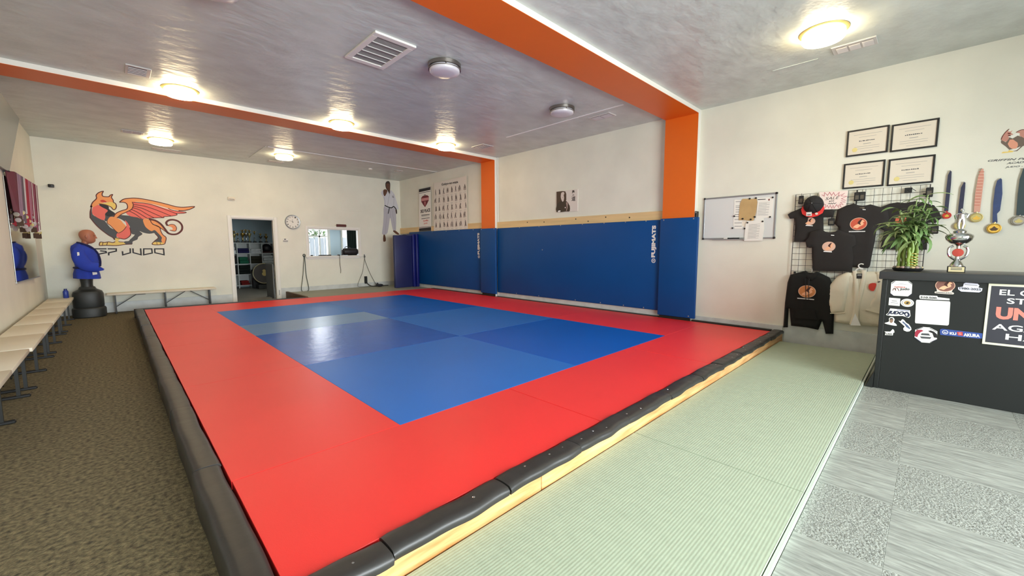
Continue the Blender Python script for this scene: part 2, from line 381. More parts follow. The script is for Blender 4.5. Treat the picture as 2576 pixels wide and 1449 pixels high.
for k in range(420):
    a = random.uniform(0, 2*PI); r = random.uniform(.1, 1.1); c = Vector((5.6+r*math.cos(a), 18.6+.5*r*math.sin(a), 1.95+random.uniform(-.6, .6)*(1.25-r)))
    d = Vector([random.uniform(-1, 1) for _ in range(3)]).normalized()*.09; e = d.cross(Vector((.3, .2, 1))).normalized()*.04
    mb.face([c-d, c+e, c+d, c-e])
obj('foliage', mb, M_leaf, bu, kind='stuff'); obj('stem', MB().cyl((5.6, 18.6, -.1), (5.6, 18.6, 1.8), .05, .03), M_brown, bu)
# door casing, pass-through casing
d1 = obj('door_1', MB().box(2.05, YB-.025, 0, 2.125, YB+.0, 2.165, c=.006).box(3.065, YB-.025, 0, 3.145, YB, 2.165, c=.006).box(2.125, YB-.025, 2.10, 3.065, YB, 2.165, c=.006), M_white, **st)
obj('jamb', MB().box(2.125, YB, 0, 2.145, YB+.12, 2.1).box(3.045, YB, 0, 3.065, YB+.12, 2.1).box(2.145, YB, 2.08, 3.045, YB+.12, 2.1), M_white, d1)
obj('hinge', MB().box(3.09, YB-.034, .10, 3.105, YB-.024, .24, c=.002), M_nickel, d1)
w1 = obj('window_1', MB().box(3.83, YB-.02, 1.06, 3.895, YB, 1.96, c=.005).box(5.335, YB-.02, 1.06, 5.40, YB, 1.96, c=.005).box(3.895, YB-.02, 1.895, 5.335, YB, 1.96, c=.005), M_white, **st)
obj('sill', MB().box(3.80, YB-.05, 1.09, 5.43, YB+.14, 1.13, c=.006), M_white, w1)
obj('apron', MB().box(3.85, YB-.015, 1.04, 5.38, YB, 1.09, c=.004), M_white, w1)
obj('reveal', MB().box(3.895, YB, 1.13, 3.915, YB+.12, 1.895).box(5.315, YB, 1.13, 5.335, YB+.12, 1.895).box(3.915, YB, 1.875, 5.315, YB+.12, 1.895), M_white, w1)
# orange portal frames: post on the right wall + beam under the ceiling
def portal(i, y0, y1):
    b = obj('trim_%d' % i, MB().box(XL, y0, ZC-.06, XR, y1, ZC).box(XR-.10, y0, 0, XR, y1, ZC-.06), M_white, **st)
    obj('orange_soffit', MB().box(XL, y0, ZC-.064, XR-.104, y1, ZC-.0601), M_orange, b)
    obj('orange_post_face', MB().box(XR-.104, y0, 1.75, XR-.1001, y1, ZC-.064), M_orange, b)
portal(1, 2.67, 3.20); portal(2, 7.42, 7.92)
# raised ceiling seam strips
for i, (x0, y0, x1, y1) in enumerate([(5.625, 3.38, 5.655, 5.93), (2.49, 9.93, 6.72, 9.955), (2.44, 9.95, 2.46, 11.4), (5.90, 1.05, 5.92, 1.5)]):
    obj('trim_%d' % (i+3), MB().box(x0, y0, ZC-.008, x1, y1, ZC), mat('seam_tape', (240, 240, 238), .5) if i < 2 else M_ceil, **st)
# small drywall access panel and patch lines
obj('trim_7', MB().box(4.84, YB-.006, 2.44, 5.49, YB, 3.12, c=.002), M_wall, **st)
# baseboards
obj('baseboard_back_left', MB().box(XL, YB-.018, 0, 2.05, YB, .215, c=.004), M_base, **st)
obj('baseboard_back_right', MB().box(3.145, YB-.018, 0, 6.7, YB, .285, c=.004), M_base, **st)
obj('baseboard_right_rear', MB().box(XR-.018, 7.92, .02, XR, 11.9, .25, c=.003), M_base, **st)
obj('baseboard_right_middle', MB().box(XR-.05, 3.20, .02, XR, 7.37, .262, c=.004), M_base, **st)
obj('baseboard_right_front', MB().box(XR-.03, 1.40, .02, XR, 2.67, .235, c=.004), M_base, **st)
obj('baseboard_right_entry', MB().box(XR-.018, YF, 0, XR, 1.385, .26, c=.004), M_base, **st)
obj('trim_8', MB().box(XR-.035, 3.20, 1.80, XR, 7.42, 1.965, c=.003), M_woodY, **st)
obj('trim_9', MB().box(XR-.035, 7.92, 1.80, XR, YB-.01, 1.98, c=.003), M_woodY, **st)
kn = thing('screw_row', (XR-.036, 5.3, 1.9), 'dark screw heads along the pine strip over the blue wall pads', 'screws')
for y in (6.4, 5.9, 5.05, 4.75, 4.35, 3.85):
    obj('screw', MB().cyl((XR-.036, y, 1.89+.03*math.sin(y*9)), (XR-.041, y, 1.89+.03*math.sin(y*9)), .012, n=10), M_black, kn)
# conduit at the rear post
cn = obj('conduit', MB().cyl((XR-.02, 7.395, .18), (XR-.02, 7.395, ZC), .014, n=10).box(XR-.055, 7.35, .17, XR, 7.40, .27, c=.006), M_white)
tag(cn, 'thin white vertical conduit beside the rear orange post', 'pipe')
# =================================================================== RAISED MAT PLATFORM
def chmat(mb, q, z0, z1, c=.0025, g=.0006):
    cx = sum(p[0] for p in q)/4; cy = sum(p[1] for p in q)/4
    def ins(p, e): return (p[0]+math.copysign(e, cx-p[0]), p[1]+math.copysign(e, cy-p[1]))
    R = [[Vector((*ins(p, g), z0)) for p in q], [Vector((*ins(p, g), z1-c*.6)) for p in q], [Vector((*ins(p, max(c, g+.001)), z1)) for p in q]]
    return mb.rings(R)
plat = obj('wooden_platform', MB().box(.36, 1.434, .0, 6.58, 10.28, .114).box(3.33, 10.28, 0, 6.58, YB-.03, .114), M_brown, label='wooden deck carrying the raised red and blue judo mats', cat='platform')
def judo(name, x0, y0, x1, y1, m, lab, grp, q=None):
    o = obj(name, chmat(MB(), q or [(x0, y0), (x1, y0), (x1, y1), (x0, y1)], .115, ZM, g=.0036 if y0 == 1.512 else .0006), m, label=lab, cat='judo mat', group=grp)
    return o
bx = (1.31, 3.29, 5.27); rows = (2.44, 4.40, 6.39, 7.37, 9.34)
side = ('left', 'right'); pos = ['front', 'second', 'narrow third', 'rearmost']
for c in range(2):
    for r in range(4):
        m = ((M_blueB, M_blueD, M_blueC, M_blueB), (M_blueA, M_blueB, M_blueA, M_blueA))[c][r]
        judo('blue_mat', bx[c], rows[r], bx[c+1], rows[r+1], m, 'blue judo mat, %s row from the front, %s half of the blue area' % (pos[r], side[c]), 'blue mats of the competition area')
xs = (.348, 2.33, 4.32, 6.60)
for k in range(3):
    judo('red_mat', xs[k], 1.512, xs[k+1], 2.44, M_red, ('near left', 'middle', 'right')[k]+' red judo mat along the front edge above the pine board', 'red border mats')
ly = (2.44, 4.42, 6.40, 8.38, 10.72)
for k in range(4):
    q = None if k < 3 else [(.348, 8.38), (1.31, 8.38), (1.31, 10.62), (.348, 10.72)]
    judo('red_mat', .348, ly[k], 1.31, ly[k+1], M_red, ('first', 'second', 'third', 'fourth')[k]+' red judo mat from the front along the left border', 'red border mats', q)
for k, (a, b, c, d) in enumerate([(1.31, 3.29, 10.62, 10.42), (3.29, 5.27, 10.42, 10.36), (5.27, 6.62, 10.36, 10.30)]):
    judo('red_mat', 0, 0, 0, 0, M_red, ('left', 'middle', 'right')[k]+' red judo mat of the rear border near the back wall', 'red border mats', [(a, 9.34), (b, 9.34), (b, d), (a, c)])
ry = (2.44, 4.42, 6.40, 7.60, 9.34)
for k in range(4):
    judo('red_mat', 5.27, ry[k], 6.60, ry[k+1], M_red, ('first', 'second', 'third', 'fourth')[k]+' red judo mat from the front along the blue wall pads', 'red border mats')
obj('platform_tatami', chmat(MB(), [(3.31, 10.44), (6.62, 10.32), (XR-.03, YB-.03), (3.31, YB-.03)], .115, ZM), M_tatami2, label='grey green tatami landing between the red mats and the back wall', cat='tatami mat')
# edge strips
obj('edge_strip', MB().prism([(.20, 10.80, .0), (3.24, 10.47, .0), (3.24, 10.50, .0), (.20, 10.88, .0)], (0, 0, .172)), M_dark, label='thin black strip along the rear left edge of the platform', cat='edge trim')
obj('edge_strip', MB().box(3.25, 10.52, 0, 3.305, YB-.03, .185, c=.004), M_brown, label='brown board step edge between the doorway and the tatami landing', cat='edge trim')
obj('edge_strip', MB().box(XR-.13, 1.52, .0, XR-.07, 2.64, .178, c=.004), M_dark, label='black strip between the red mat and the wall under the whiteboard', cat='edge trim')
obj('edge_strip', MB().box(XR-.156, 3.215, .0, XR-.055, 7.335, .168, c=.004), M_dark, label='black strip between the red mats and the long blue wall pad', cat='edge trim')
obj('edge_strip', MB().box(XR-.156, 7.94, .0, XR-.055, 10.2, .168, c=.004), M_dark, label='black strip between the red mats and the pad under the judo chart', cat='edge trim')
# foam edge pads with dimples and tacks
tackm = MB().lathe((0, 0, 0), [(.0085, -.002), (.0075, .001), (.004, .003), (.0005, .0035)], 10)
tack0 = None
def foam(p0, p1, inward, lab, wdt, tops, skirt, lean=0.0, seed=0, ntack=3, grp='foam edge pads', dimp=.007):
    """segmented foam pad: p0->p1 along the edge, inward = unit vector towards the mats"""
    global tack0
    p0, p1, iv = Vector(p0), Vector(p1), Vector(inward); L = (p1-p0).length; t = (p1-p0)/L; N = max(6, int(L/.03))
    rnd = random.Random(seed); ph = rnd.uniform(0, 6)
    tk = [((k+.5)/ntack+rnd.uniform(-.06, .06), rnd.uniform(.3, .75)) for k in range(ntack)]
    prof = [(0, -skirt), (-.006, -skirt*.5), (0, -.01), (.012, 0), (.035, .003), (.06, .004), (.09, .003), (.115, .001), (.13, -.006), (.135, -.02)]
    R = []
    for i in range(N+1):
        s = i/N; e = (.005*math.sin(s*6+ph)+.003*math.sin(s*15+ph*2))*(.6 if dimp < .005 else 1); end = .005*(1-min(1, min(s, 1-s)*L/.02))*(.3 if dimp < .005 else 1)
        rg = []
        for u, z in prof:
            uu = u*wdt/.135; dz = z-end*(z > -.012)
            for a, b in tk:
                dd = ((s-a)*L)**2+(uu-b*wdt)**2; dz -= dimp*math.exp(-dd/.0009)
            rg.append(p0+t*(s*L)+iv*(uu+(e if u < .02 else e*.9))+Vector((0, 0, tops+dz+.003*math.sin(s*5+seed))))
        rg.append(p0+t*(s*L)+iv*(.10*wdt/.135)+Vector((0, 0, tops-.05))); rg.append(p0+t*(s*L)+iv*.01+Vector((0, 0, tops-skirt)))
        R.append(rg)
    o = obj('foam_edge_pad', MB().rings(R), M_foam, label=lab, cat='edge padding', group=grp, smooth=True, ang=50)
    for a, b in tk:
        q = p0+t*(a*L)+iv*(b*wdt)+Vector((0, 0, tops-.005))
        if tack0 is None:
            me = bpy.data.meshes.new('tack'); tackm.b.to_mesh(me); me.materials.append(M_steel); tack0 = me
        k = bpy.data.objects.new('tack', tack0); COL.objects.link(k); k.parent = o; k.location = q-Vector(o.location)
    return o
ORD = ['first', 'second', 'third', 'fourth', 'fifth', 'sixth', 'seventh', 'eighth', 'ninth', 'tenth', 'eleventh', 'twelfth', 'thirteenth', 'fourteenth', 'fifteenth', 'sixteenth']
fx = (.22, .70, 1.33, 1.93, 2.50, 3.15, 3.80, 4.34, 4.95, 5.50, 6.10, 6.74)
for k in range(11):
    foam((fx[k]+.003, 1.385, 0), (fx[k+1]-.003, 1.385, 0), (0, 1, 0), '%s black foam pad from the near left corner along the front platform edge' % ORD[k], .125, .172, .045, seed=k, ntack=2 if k < 2 else 4)
for k in range(8):
    a, b = 1.515+k*1.156, 1.515+(k+1)*1.156
    foam((.215, a+.003, 0), (.215, min(b, 10.76)-.003, 0), (1, 0, 0), '%s black foam pad from the front along the left platform edge' % ORD[k], .125, .172, .165, seed=20+k, ntack=2, dimp=.003)
# front lumber boards
lx = (.30, 1.58, 4.30, 6.735)
for k in range(3):
    obj('pine_board', MB().box(lx[k]+.002, 1.395, .0, lx[k+1]-.002, 1.432, .128, c=.002), M_wood, label=('short near left', 'long middle', 'far right')[k]+' pine board facing the platform front beside the green tatami', cat='board', group='pine boards along the platform front')
# green tatami row in front of the platform
tx = (.56, 2.562, 4.562, 6.56)
for k in range(3):
    tm = obj('tatami_mat', chmat(MB(), [(tx[k], .385), (tx[k+1], .385), (tx[k+1], 1.388), (tx[k], 1.388)], 0, .045, .004, .0032), M_tatami, label=('nearest', 'middle', 'farthest')[k]+' pale green tatami mat on the floor along the platform', cat='tatami mat', group='green tatami mats on the floor')
    obj('edge_binding', MB().prism([(tx[k]+.001, .3848, .001), (tx[k+1]-.001, .3848, .001), (tx[k+1]-.001, .3835, .0385), (tx[k]+.001, .3835, .0385)], (0, -.002-.012, 0)), M_tside, tm, 'whitish side of the mat')
# =================================================================== WALL PADS
def pad(y0, y1, z0, z1, xo, lab, th=.05, grp='blue wall pads'):
    return obj('wall_pad', MB().box(xo-th, y0+.004, z0, xo, y1-.004, z1, c=.014, seg=3), M_pad, label=lab, cat='wall pad', group=grp, smooth=True)
tackw = None
def tacks(o, pts):
    global tackw
    for (x, y, z) in pts:
        if tackw is None:
            me = bpy.data.meshes.new('pad_tack'); mb = MB().lathe_ax((0, 0, 0), [(.012, 0), (.010, .003), (.002, .005)], (0, 1, 0), (0, 0, 1), (-1, 0, 0), 10); mb.b.to_mesh(me); mb.b.free(); me.materials.append(M_alu); tackw = me
        k = bpy.data.objects.new('pad_tack', tackw); COL.objects.link(k); k.parent = o; k.location = Vector((x, y, z))-Vector(o.location)
pd = [pad(2.58, 3.218, .20, 1.825, XR-.104, 'blue pad wrapping the front orange post beside the whiteboard'),
      pad(3.22, 7.365, .262, 1.815, XR-.04, 'long blue wall pad between the two orange posts'),
      pad(7.345, 7.925, .215, 1.82, XR-.104, 'narrow blue pad on the rear orange post'),
      pad(7.93, 11.5, .25, 1.835, XR-.02, 'blue wall pad under the judo chart and the third place banner')]
tacks(pd[0], [(XR-.154, 3.15, 1.80), (XR-.154, 2.66, 1.80), (XR-.154, 2.68, .235)])
tacks(pd[1], [(XR-.09, y, 1.805) for y in (6.6, 6.0, 5.4, 4.85, 4.35, 3.9, 3.5)]+[(XR-.09, y, .285) for y in (6.7, 6.0, 5.0, 4.4, 3.9, 3.5)]+[(XR-.09, 5.9, 1.30)])
tacks(pd[2], [(XR-.154, 7.40, 1.8), (XR-.154, 7.87, 1.8)]); tacks(pd[3], [(XR-.07, y, 1.81) for y in (10.2, 9.5, 8.9, 8.3)])
obj('post_face_side', MB().box(XR-.104, 2.67, .12, XR-.1001, 3.20, .24), M_dark, pd[0], 'dark strip under the pad'); obj('post_face_side', MB().box(XR-.104, 7.42, .12, XR-.1001, 7.92, .24), M_dark, pd[2], 'dark strip under the pad')
# 
# printed maker's lettering on the two long pads
for p, ya, yb, dd in ((pd[1], 3.385, 3.295, .0905), (pd[3], 8.13, 8.03, .0705)):
    txt('lettering', 'FUJIMATS', 'R', (yb, 1.175), (0, .55), (ya-yb, 0), M_white, p, d=dd, bold=.055)
    mb = MB(); c = ((ya+yb)/2, 1.12)
    o1 = ell(*c, .038, .038); i1 = ell(*c, .028, .028)
    for k in range(24): mb.face([W('R', *o1[k], dd), W('R', *o1[(k+1) % 24], dd), W('R', *i1[(k+1) % 24], dd), W('R', *i1[k], dd)])
    for t in (-.012, .006): mb.face([W('R', c[0]-.02, c[1]+t, dd), W('R', c[0]+.02, c[1]+t, dd), W('R', c[0]+.02, c[1]+t+.008, dd), W('R', c[0]-.02, c[1]+t+.008, dd)])
    obj('round_emblem', mb, M_white, p)
# folded navy crash mats leaning in the far right corner
for k, (x0, x1, y0, y1, zt) in enumerate([(5.92, 6.50, 11.02, 11.13, 1.72), (6.505, 6.592, 10.98, 11.85, 1.76), (6.598, 6.682, 10.93, 11.85, 1.77)]):
    cm = obj('crash_mat', MB().box(x0, y0, ZM, x1, y1, zt, c=.02, seg=2), M_navy if k else mat('dusty_navy_vinyl', (30, 37, 88), .45, var=.12, vs=2, bump=.3, bs=2, bd=.01), label=('front dusty', 'middle', 'rear')[k]+' navy folded crash mat standing in the far right corner', cat='crash mat', group='navy crash mats in the corner', smooth=True)
    if k == 0: obj('handle', MB().tube([(x0+.30, (y0+y1)/2, zt), (x0+.33, (y0+y1)/2, zt+.022), (x0+.40, (y0+y1)/2, zt+.022), (x0+.43, (y0+y1)/2, zt)], .008, 6), M_black, cm)
# =================================================================== CEILING FIXTURES
def lamp(x, y, lit, lab):
    t = thing('ceiling_lamp', (x, y, ZC), lab, 'ceiling lamp', 'round flush ceiling lamps')
    if lit:
        obj('base_ring', MB().lathe((x, y, ZC), [(.205, 0), (.205, -.008), (.185, -.022), (.16, -.024)], 40), M_bronze, t, smooth=True)
        obj('diffuser', MB().lathe((x, y, ZC), [(.16, -.022), (.176, -.026), (.178, -.075), (.165, -.092), (.10, -.102), (.002, -.105)], 40), M_lit, t, smooth=True, ang=60)
        for a in (0.4, 2.5, 4.6):
            obj('clip', MB().cyl((x+.18*math.cos(a), y+.18*math.sin(a), ZC-.045), (x+.186*math.cos(a), y+.186*math.sin(a), ZC-.045), .006, n=8), M_nickel, t)
    else:
        obj('base_ring', MB().lathe((x, y, ZC), [(.188, 0), (.192, -.003), (.192, -.042), (.186, -.045), (.17, -.045)], 40), M_nickel, t, smooth=True)
        obj('diffuser', MB().lathe((x, y, ZC), [(.168, -.045), (.175, -.047), (.176, -.085), (.165, -.098), (.10, -.107), (.002, -.11)], 40), M_diff, t, smooth=True, ang=60)
        obj('trim_ring', MB().ring_ax((x, y, ZC), [(.177, -.060), (.189, -.060), (.190, -.064), (.189, -.068), (.177, -.068)], (1, 0, 0), (0, 1, 0), (0, 0, 1), 40), M_nickel, t, smooth=True)
        for a in (0.5, 1.8, 3.0, 4.2, 5.4):
            obj('clip', MB().box(x+.184*math.cos(a)-.004, y+.184*math.sin(a)-.004, ZC-.062, x+.184*math.cos(a)+.004, y+.184*math.sin(a)+.004, ZC-.043), M_nickel, t)
lamp(.80, 7.22, True, 'glowing round ceiling lamp, left one in front of the rear orange beam')
lamp(2.96, 7.22, True, 'glowing round ceiling lamp, middle one in front of the rear orange beam')
lamp(5.12, 7.22, True, 'glowing round ceiling lamp, right one in front of the rear orange beam')
lamp(.82, 10.75, True, 'glowing round ceiling lamp above the griffin mural')
lamp(2.98, 10.60, True, 'glowing round ceiling lamp above the doorway and wall clock')
lamp(5.22, .90, True, 'large glowing ceiling lamp nearest above the retail display')
lamp(2.93, 4.13, False, 'unlit nickel ceiling lamp beside the big return air grille')
lamp(5.10, 4.12, False, 'unlit nickel ceiling lamp near the white ceiling seam')
lamp(.72, 4.12, False, 'unlit ceiling lamp cut by the top edge of the picture')
def vent(x0, y0, x1, y1, n, lab, axis='y'):
    t = thing('ceiling_vent', ((x0+x1)/2, (y0+y1)/2, ZC), lab, 'vent', 'small ceiling air registers')
    obj('frame', MB().box(x0, y0, ZC-.012, x1, y1, ZC, c=.003), M_vent, t)
    for k in range(n):
        if axis == 'x': a, b = x0+.025+(x1-x0-.05)*k/n, x0+.025+(x1-x0-.05)*(k+1)/n-.015; q = (a, y0+.035, b, y1-.035)
        else: a, b = y0+.025+(y1-y0-.05)*k/n, y0+.025+(y1-y0-.05)*(k+1)/n-.015; q = (x0+.035, a, x1-.035, b)
        obj('louvre_opening', MB().box(q[0], q[1], ZC-.0125, q[2], q[3], ZC-.0119), M_ventd, t)
        mb = MB()
        m = 5
        for j in range(m):
            u = (j+.5)/m
            if axis == 'x': yy = q[1]+(q[3]-q[1])*u; mb.obox(((q[0]+q[2])/2, yy, ZC-.016), ((q[2]-q[0])/2, 0, 0), (0, .006, -.004), (0, .0006, .001))
            else: xx = q[0]+(q[2]-q[0])*u; mb.obox((xx, (q[1]+q[3])/2, ZC-.016), (0, (q[3]-q[1])/2, 0), (.006, 0, -.004), (.0006, 0, .001))
        obj('slats', mb, M_vent, t, kind='stuff')
vent(.25, 6.66, .48, 7.0, 1, 'square white ceiling register left of the rear beam lamps', 'x')
vent(.25, 10.3, .56, 10.52, 2, 'white ceiling register left of the lamp above the griffin mural', 'x')
vent(.74, 11.66, 1.22, 11.88, 3, 'long dusty ceiling register close to the back wall above the griffin mural', 'x')
vent(5.62, 6.62, 5.92, 7.0, 1, 'white ceiling register right of the rear beam lamps')
vent(5.78, 3.72, 6.0, 4.12, 2, 'white ceiling register in the middle bay beside the white seam')
vent(2.86, 11.4, 3.2, 11.6, 2, 'ceiling register close behind the lamp above the doorway', 'x')
vent(5.70, .54, 5.92, .91, 3, 'three section white ceiling register beside the large glowing lamp')
vent(5.75, 10.45, 5.95, 10.65, 1, 'tiny ceiling register above the crash mats')
sd = obj('smoke_detector', MB().lathe((5.14, 10.76, ZC), [(.05, 0), (.05, -.02), (.04, -.03), (.001, -.032)], 20), M_white, smooth=True)
tag(sd, 'small round detector on the ceiling in the far right bay', 'smoke detector')
g = thing('return_air_grille', (2.23, 4.34, ZC), 'large square white return air grille in the ceiling of the middle bay', 'vent')
gx0, gx1, gy0, gy1 = 2.0, 2.46, 3.97, 4.72
mb = MB()
for a in ((gx0, gy0, gx1, gy0+.07), (gx0, gy1-.07, gx1, gy1), (gx0, gy0+.07, gx0+.06, gy1-.07), (gx1-.06, gy0+.07, gx1, gy1-.07)): mb.box(a[0], a[1], ZC-.022, a[2], a[3], ZC, c=.003)
obj('frame', mb, M_white, g)
obj('filter', MB().box(gx0+.06, gy0+.07, ZC-.006, gx1-.06, gy1-.07, ZC-.002), M_ventd, g, 'grey pleated filter')
mb = MB()
for k in range(34): yy = gy0+.08+k*.0175; mb.obox(((gx0+gx1)/2, yy, ZC-.012), (.17, 0, 0), (0, .003, -.003), (0, .0004, .0006))
obj('slats', mb, mat('grille_slat', (130, 128, 126), .5), g, kind='stuff')
for k in range(1, 5): yy = gy0+.07+(gy1-gy0-.14)*k/5; obj('bar', MB().box(gx0+.06, yy-.006, ZC-.024, gx1-.06, yy+.006, ZC-.017), M_vent, g)
for sgn, yy in ((1, 4.15), (-1, 4.15), (1, 4.5), (-1, 4.5)):
    obj('brace', MB().obox(((gx0+gx1)/2, yy, ZC-.008), (.165, sgn*.15, 0), (-sgn*.006, .006, 0), (0, 0, .002)), M_vent, g)
# =================================================================== BACK WALL
def stroke(mb, wl, pts, wd, d, closed=False):
    """flat ribbon along a polyline on a wall"""
    P = [Vector(p[:2]) for p in pts]; n = len(P); A = []; B = []
    for i in range(n):
        a = P[i-1] if (i or closed) else P[i]; c = P[(i+1) % n] if (i < n-1 or closed) else P[i]
        t1 = (P[i]-a); t2 = (c-P[i])
        if t1.length < 1e-9: t1 = t2
        if t2.length < 1e-9: t2 = t1
        t1.normalize(); t2.normalize(); nn = Vector((-(t1.y+t2.y), t1.x+t2.x))
        nn = nn.normalized() if nn.length > 1e-6 else Vector((-t1.y, t1.x))
        k = wd/2/max(.45, abs(nn.dot(Vector((-t1.y, t1.x))))); ww = k if not isinstance(wd, list) else k
        A.append(W(wl, *(P[i]+nn*ww), d)); B.append(W(wl, *(P[i]-nn*ww), d))
    va = [mb.b.verts.new(p) for p in A]; vb = [mb.b.verts.new(p) for p in B]
    for i in range(n if closed else n-1):
        j = (i+1) % n; mb.b.faces.new((va[i], va[j], vb[j], vb[i]))
    return mb
def flat(name, wl, pts, m, par, d, lab=None, sm=0):
    p = cr(pts, sm) if sm else pts
    return obj(name, MB().face([W(wl, a, z, d) for a, z in p]), m, par, lab)
mu = thing('griffin_mural', (.4, YB, 1.2), 'large orange and charcoal griffin mural with dark lettering painted on the back wall', 'mural')
BM = lambda n, pts, m, d, lab=None, sm=3: flat(n, 'B', pts, m, mu, d, lab, sm)
BM('chest_paint', [(-0.296, 2.023), (-0.293, 1.96), (-0.216, 1.829), (-0.132, 1.719), (-0.053, 1.634), (0.007, 1.585), (0.029, 1.536), (0.053, 1.57), (0.095, 1.702), (0.058, 1.746), (-0.017, 1.798), (-0.093, 1.936), (-0.166, 1.987), (-0.259, 2.057), (-0.259, 2.216), (-0.288, 2.119)], M_char, .0010, 'charcoal painted breast')
BM('body_paint', [(-0.083, 2.077), (-0.015, 2.156), (0.074, 2.085), (0.169, 2.068), (0.331, 2.054), (0.479, 2.017), (0.544, 1.975), (0.569, 1.839), (0.648, 1.727), (0.681, 1.705), (0.593, 1.68), (0.499, 1.701), (0.434, 1.733), (0.48, 1.672), (0.408, 1.608), (0.387, 1.551), (0.309, 1.505), (0.297, 1.449), (0.19, 1.449), (0.177, 1.504), (0.244, 1.516), (0.271, 1.55), (0.353, 1.652), (0.304, 1.674), (0.283, 1.841), (0.208, 1.938), (0.116, 2), (0.035, 1.974), (-0.03, 1.95), (-0.086, 1.926), (-0.096, 2.001)], M_char, .0012, 'charcoal painted body')
BM('neck_paint', [(-0.238, 2.217), (-0.176, 2.264), (-0.103, 2.215), (-0.027, 2.155), (-0.075, 2.077), (-0.077, 2.002), (-0.108, 1.946), (-0.196, 1.996), (-0.259, 2.067), (-0.258, 2.142)], M_sal, .0016, 'red painted neck')
BM('head_paint', [(-0.274, 2.209), (-0.241, 2.301), (-0.179, 2.385), (-0.177, 2.454), (-0.135, 2.511), (-0.068, 2.544), (-0.087, 2.494), (-0.079, 2.441), (0.002, 2.437), (0.032, 2.472), (0.068, 2.488), (0.046, 2.43), (0.064, 2.378), (0.069, 2.335), (0.028, 2.31), (-0.049, 2.321), (-0.129, 2.277), (-0.177, 2.253), (-0.239, 2.204), (-0.255, 2.221)], M_orb, .0018, 'orange painted head', 2)
BM('throat_paint', [(-0.149, 2.265), (-0.068, 2.276), (-0.009, 2.232), (-0.005, 2.178), (0.082, 2.086), (-0.024, 2.026), (-0.075, 2.077), (-0.027, 2.15), (-0.111, 2.215)], M_ink, .0017, 'dark painted throat')
BM('beak_paint', [(-0.148, 2.281), (-0.05, 2.307), (0.029, 2.332), (0.09, 2.304), (0.106, 2.25), (0.09, 2.195), (0.057, 2.173), (0.029, 2.224), (-0.053, 2.267)], M_yel, .0021, 'yellow painted beak')
BM('eye_paint', [(-0.124, 2.35), (-0.077, 2.367), (-0.03, 2.325), (-0.073, 2.314), (-0.118, 2.326)], M_redp, .0021, 'red painted eye patch')
BM('shoulder_paint', [(-0.05, 1.938), (-0.001, 2.021), (0.085, 2.009), (0.153, 1.958), (0.189, 1.893), (0.225, 1.828), (0.17, 1.737), (0.102, 1.692), (0.021, 1.788), (-0.014, 1.842), (-0.057, 1.894)], M_orb, .0022, 'bright orange painted shoulder')
BM('thigh_paint', [(0.106, 1.692), (0.187, 1.76), (0.235, 1.85), (0.218, 1.96), (0.262, 1.896), (0.285, 1.807), (0.293, 1.696), (0.276, 1.628), (0.198, 1.56), (0.125, 1.571), (0.064, 1.614), (0.079, 1.68)], M_sal, .0020, 'red painted foreleg')
BM('talon_paint', [(0.046, 1.586), (0.117, 1.57), (0.081, 1.515), (0.104, 1.498), (0.168, 1.482), (0.183, 1.443), (0.042, 1.421), (-0.099, 1.426), (-0.192, 1.421), (-0.206, 1.437), (-0.187, 1.491), (-0.126, 1.483), (-0.063, 1.497), (-0.001, 1.481), (0.036, 1.503)], M_yel, .0022, 'yellow painted talons')
BM('feather_paint', [(0.361, 2.356), (0.435, 2.356), (0.646, 2.338), (0.861, 2.266), (1.039, 2.213), (1.261, 2.188), (1.212, 2.161), (1.081, 2.149), (1.097, 2.117), (0.994, 2.085), (0.866, 2.067), (0.86, 2.044), (0.757, 2.039), (0.669, 2.029), (0.581, 2.014), (0.486, 2), (0.421, 2.031), (0.314, 2.048), (0.245, 2.116), (0.324, 2.187), (0.363, 2.268)], M_sal, .0024, 'salmon painted wing feathers', 2)
BM('wing_paint', [(0.16, 2.334), (0.225, 2.401), (0.317, 2.43), (0.441, 2.442), (0.609, 2.422), (0.781, 2.387), (0.956, 2.342), (1.1, 2.303), (1.231, 2.3), (1.429, 2.329), (1.342, 2.261), (1.226, 2.224), (1.132, 2.219), (0.951, 2.26), (0.733, 2.327), (0.52, 2.359), (0.361, 2.358), (0.373, 2.291), (0.341, 2.2), (0.255, 2.134), (0.17, 2.079), (0.105, 2.01), (0.05, 2.024), (0.091, 2.097), (0.175, 2.156), (0.259, 2.195), (0.281, 2.251), (0.268, 2.316), (0.221, 2.339)], M_orb, .0026, 'orange painted wing edge', 2)
BM('haunch_paint', [(0.511, 1.99), (0.606, 2), (0.645, 1.933), (0.676, 1.889), (0.77, 1.834), (0.79, 1.742), (0.82, 1.661), (0.87, 1.603), (0.855, 1.509), (0.806, 1.451), (0.786, 1.544), (0.798, 1.602), (0.734, 1.706), (0.685, 1.762), (0.631, 1.738), (0.566, 1.793), (0.528, 1.86)], M_orb, .0022, 'orange painted hind leg')
BM('calf_paint', [(0.63, 1.726), (0.694, 1.763), (0.75, 1.683), (0.803, 1.602), (0.785, 1.532), (0.808, 1.486), (0.629, 1.45), (0.669, 1.52), (0.725, 1.566), (0.737, 1.613), (0.689, 1.682)], M_char, .0020, 'charcoal painted calf')
BM('paw_paint', [(0.628, 1.442), (0.649, 1.491), (0.72, 1.499), (0.808, 1.483), (0.817, 1.448), (0.716, 1.441)], M_yel, .0024, 'yellow painted paw', 2)
BM('tail_paint', [(0.63, 1.978), (0.708, 1.959), (0.799, 1.876), (0.864, 1.773), (0.913, 1.698), (0.862, 1.744), (0.778, 1.823), (0.694, 1.895), (0.652, 1.911)], M_orb, .0018, 'orange painted tail')
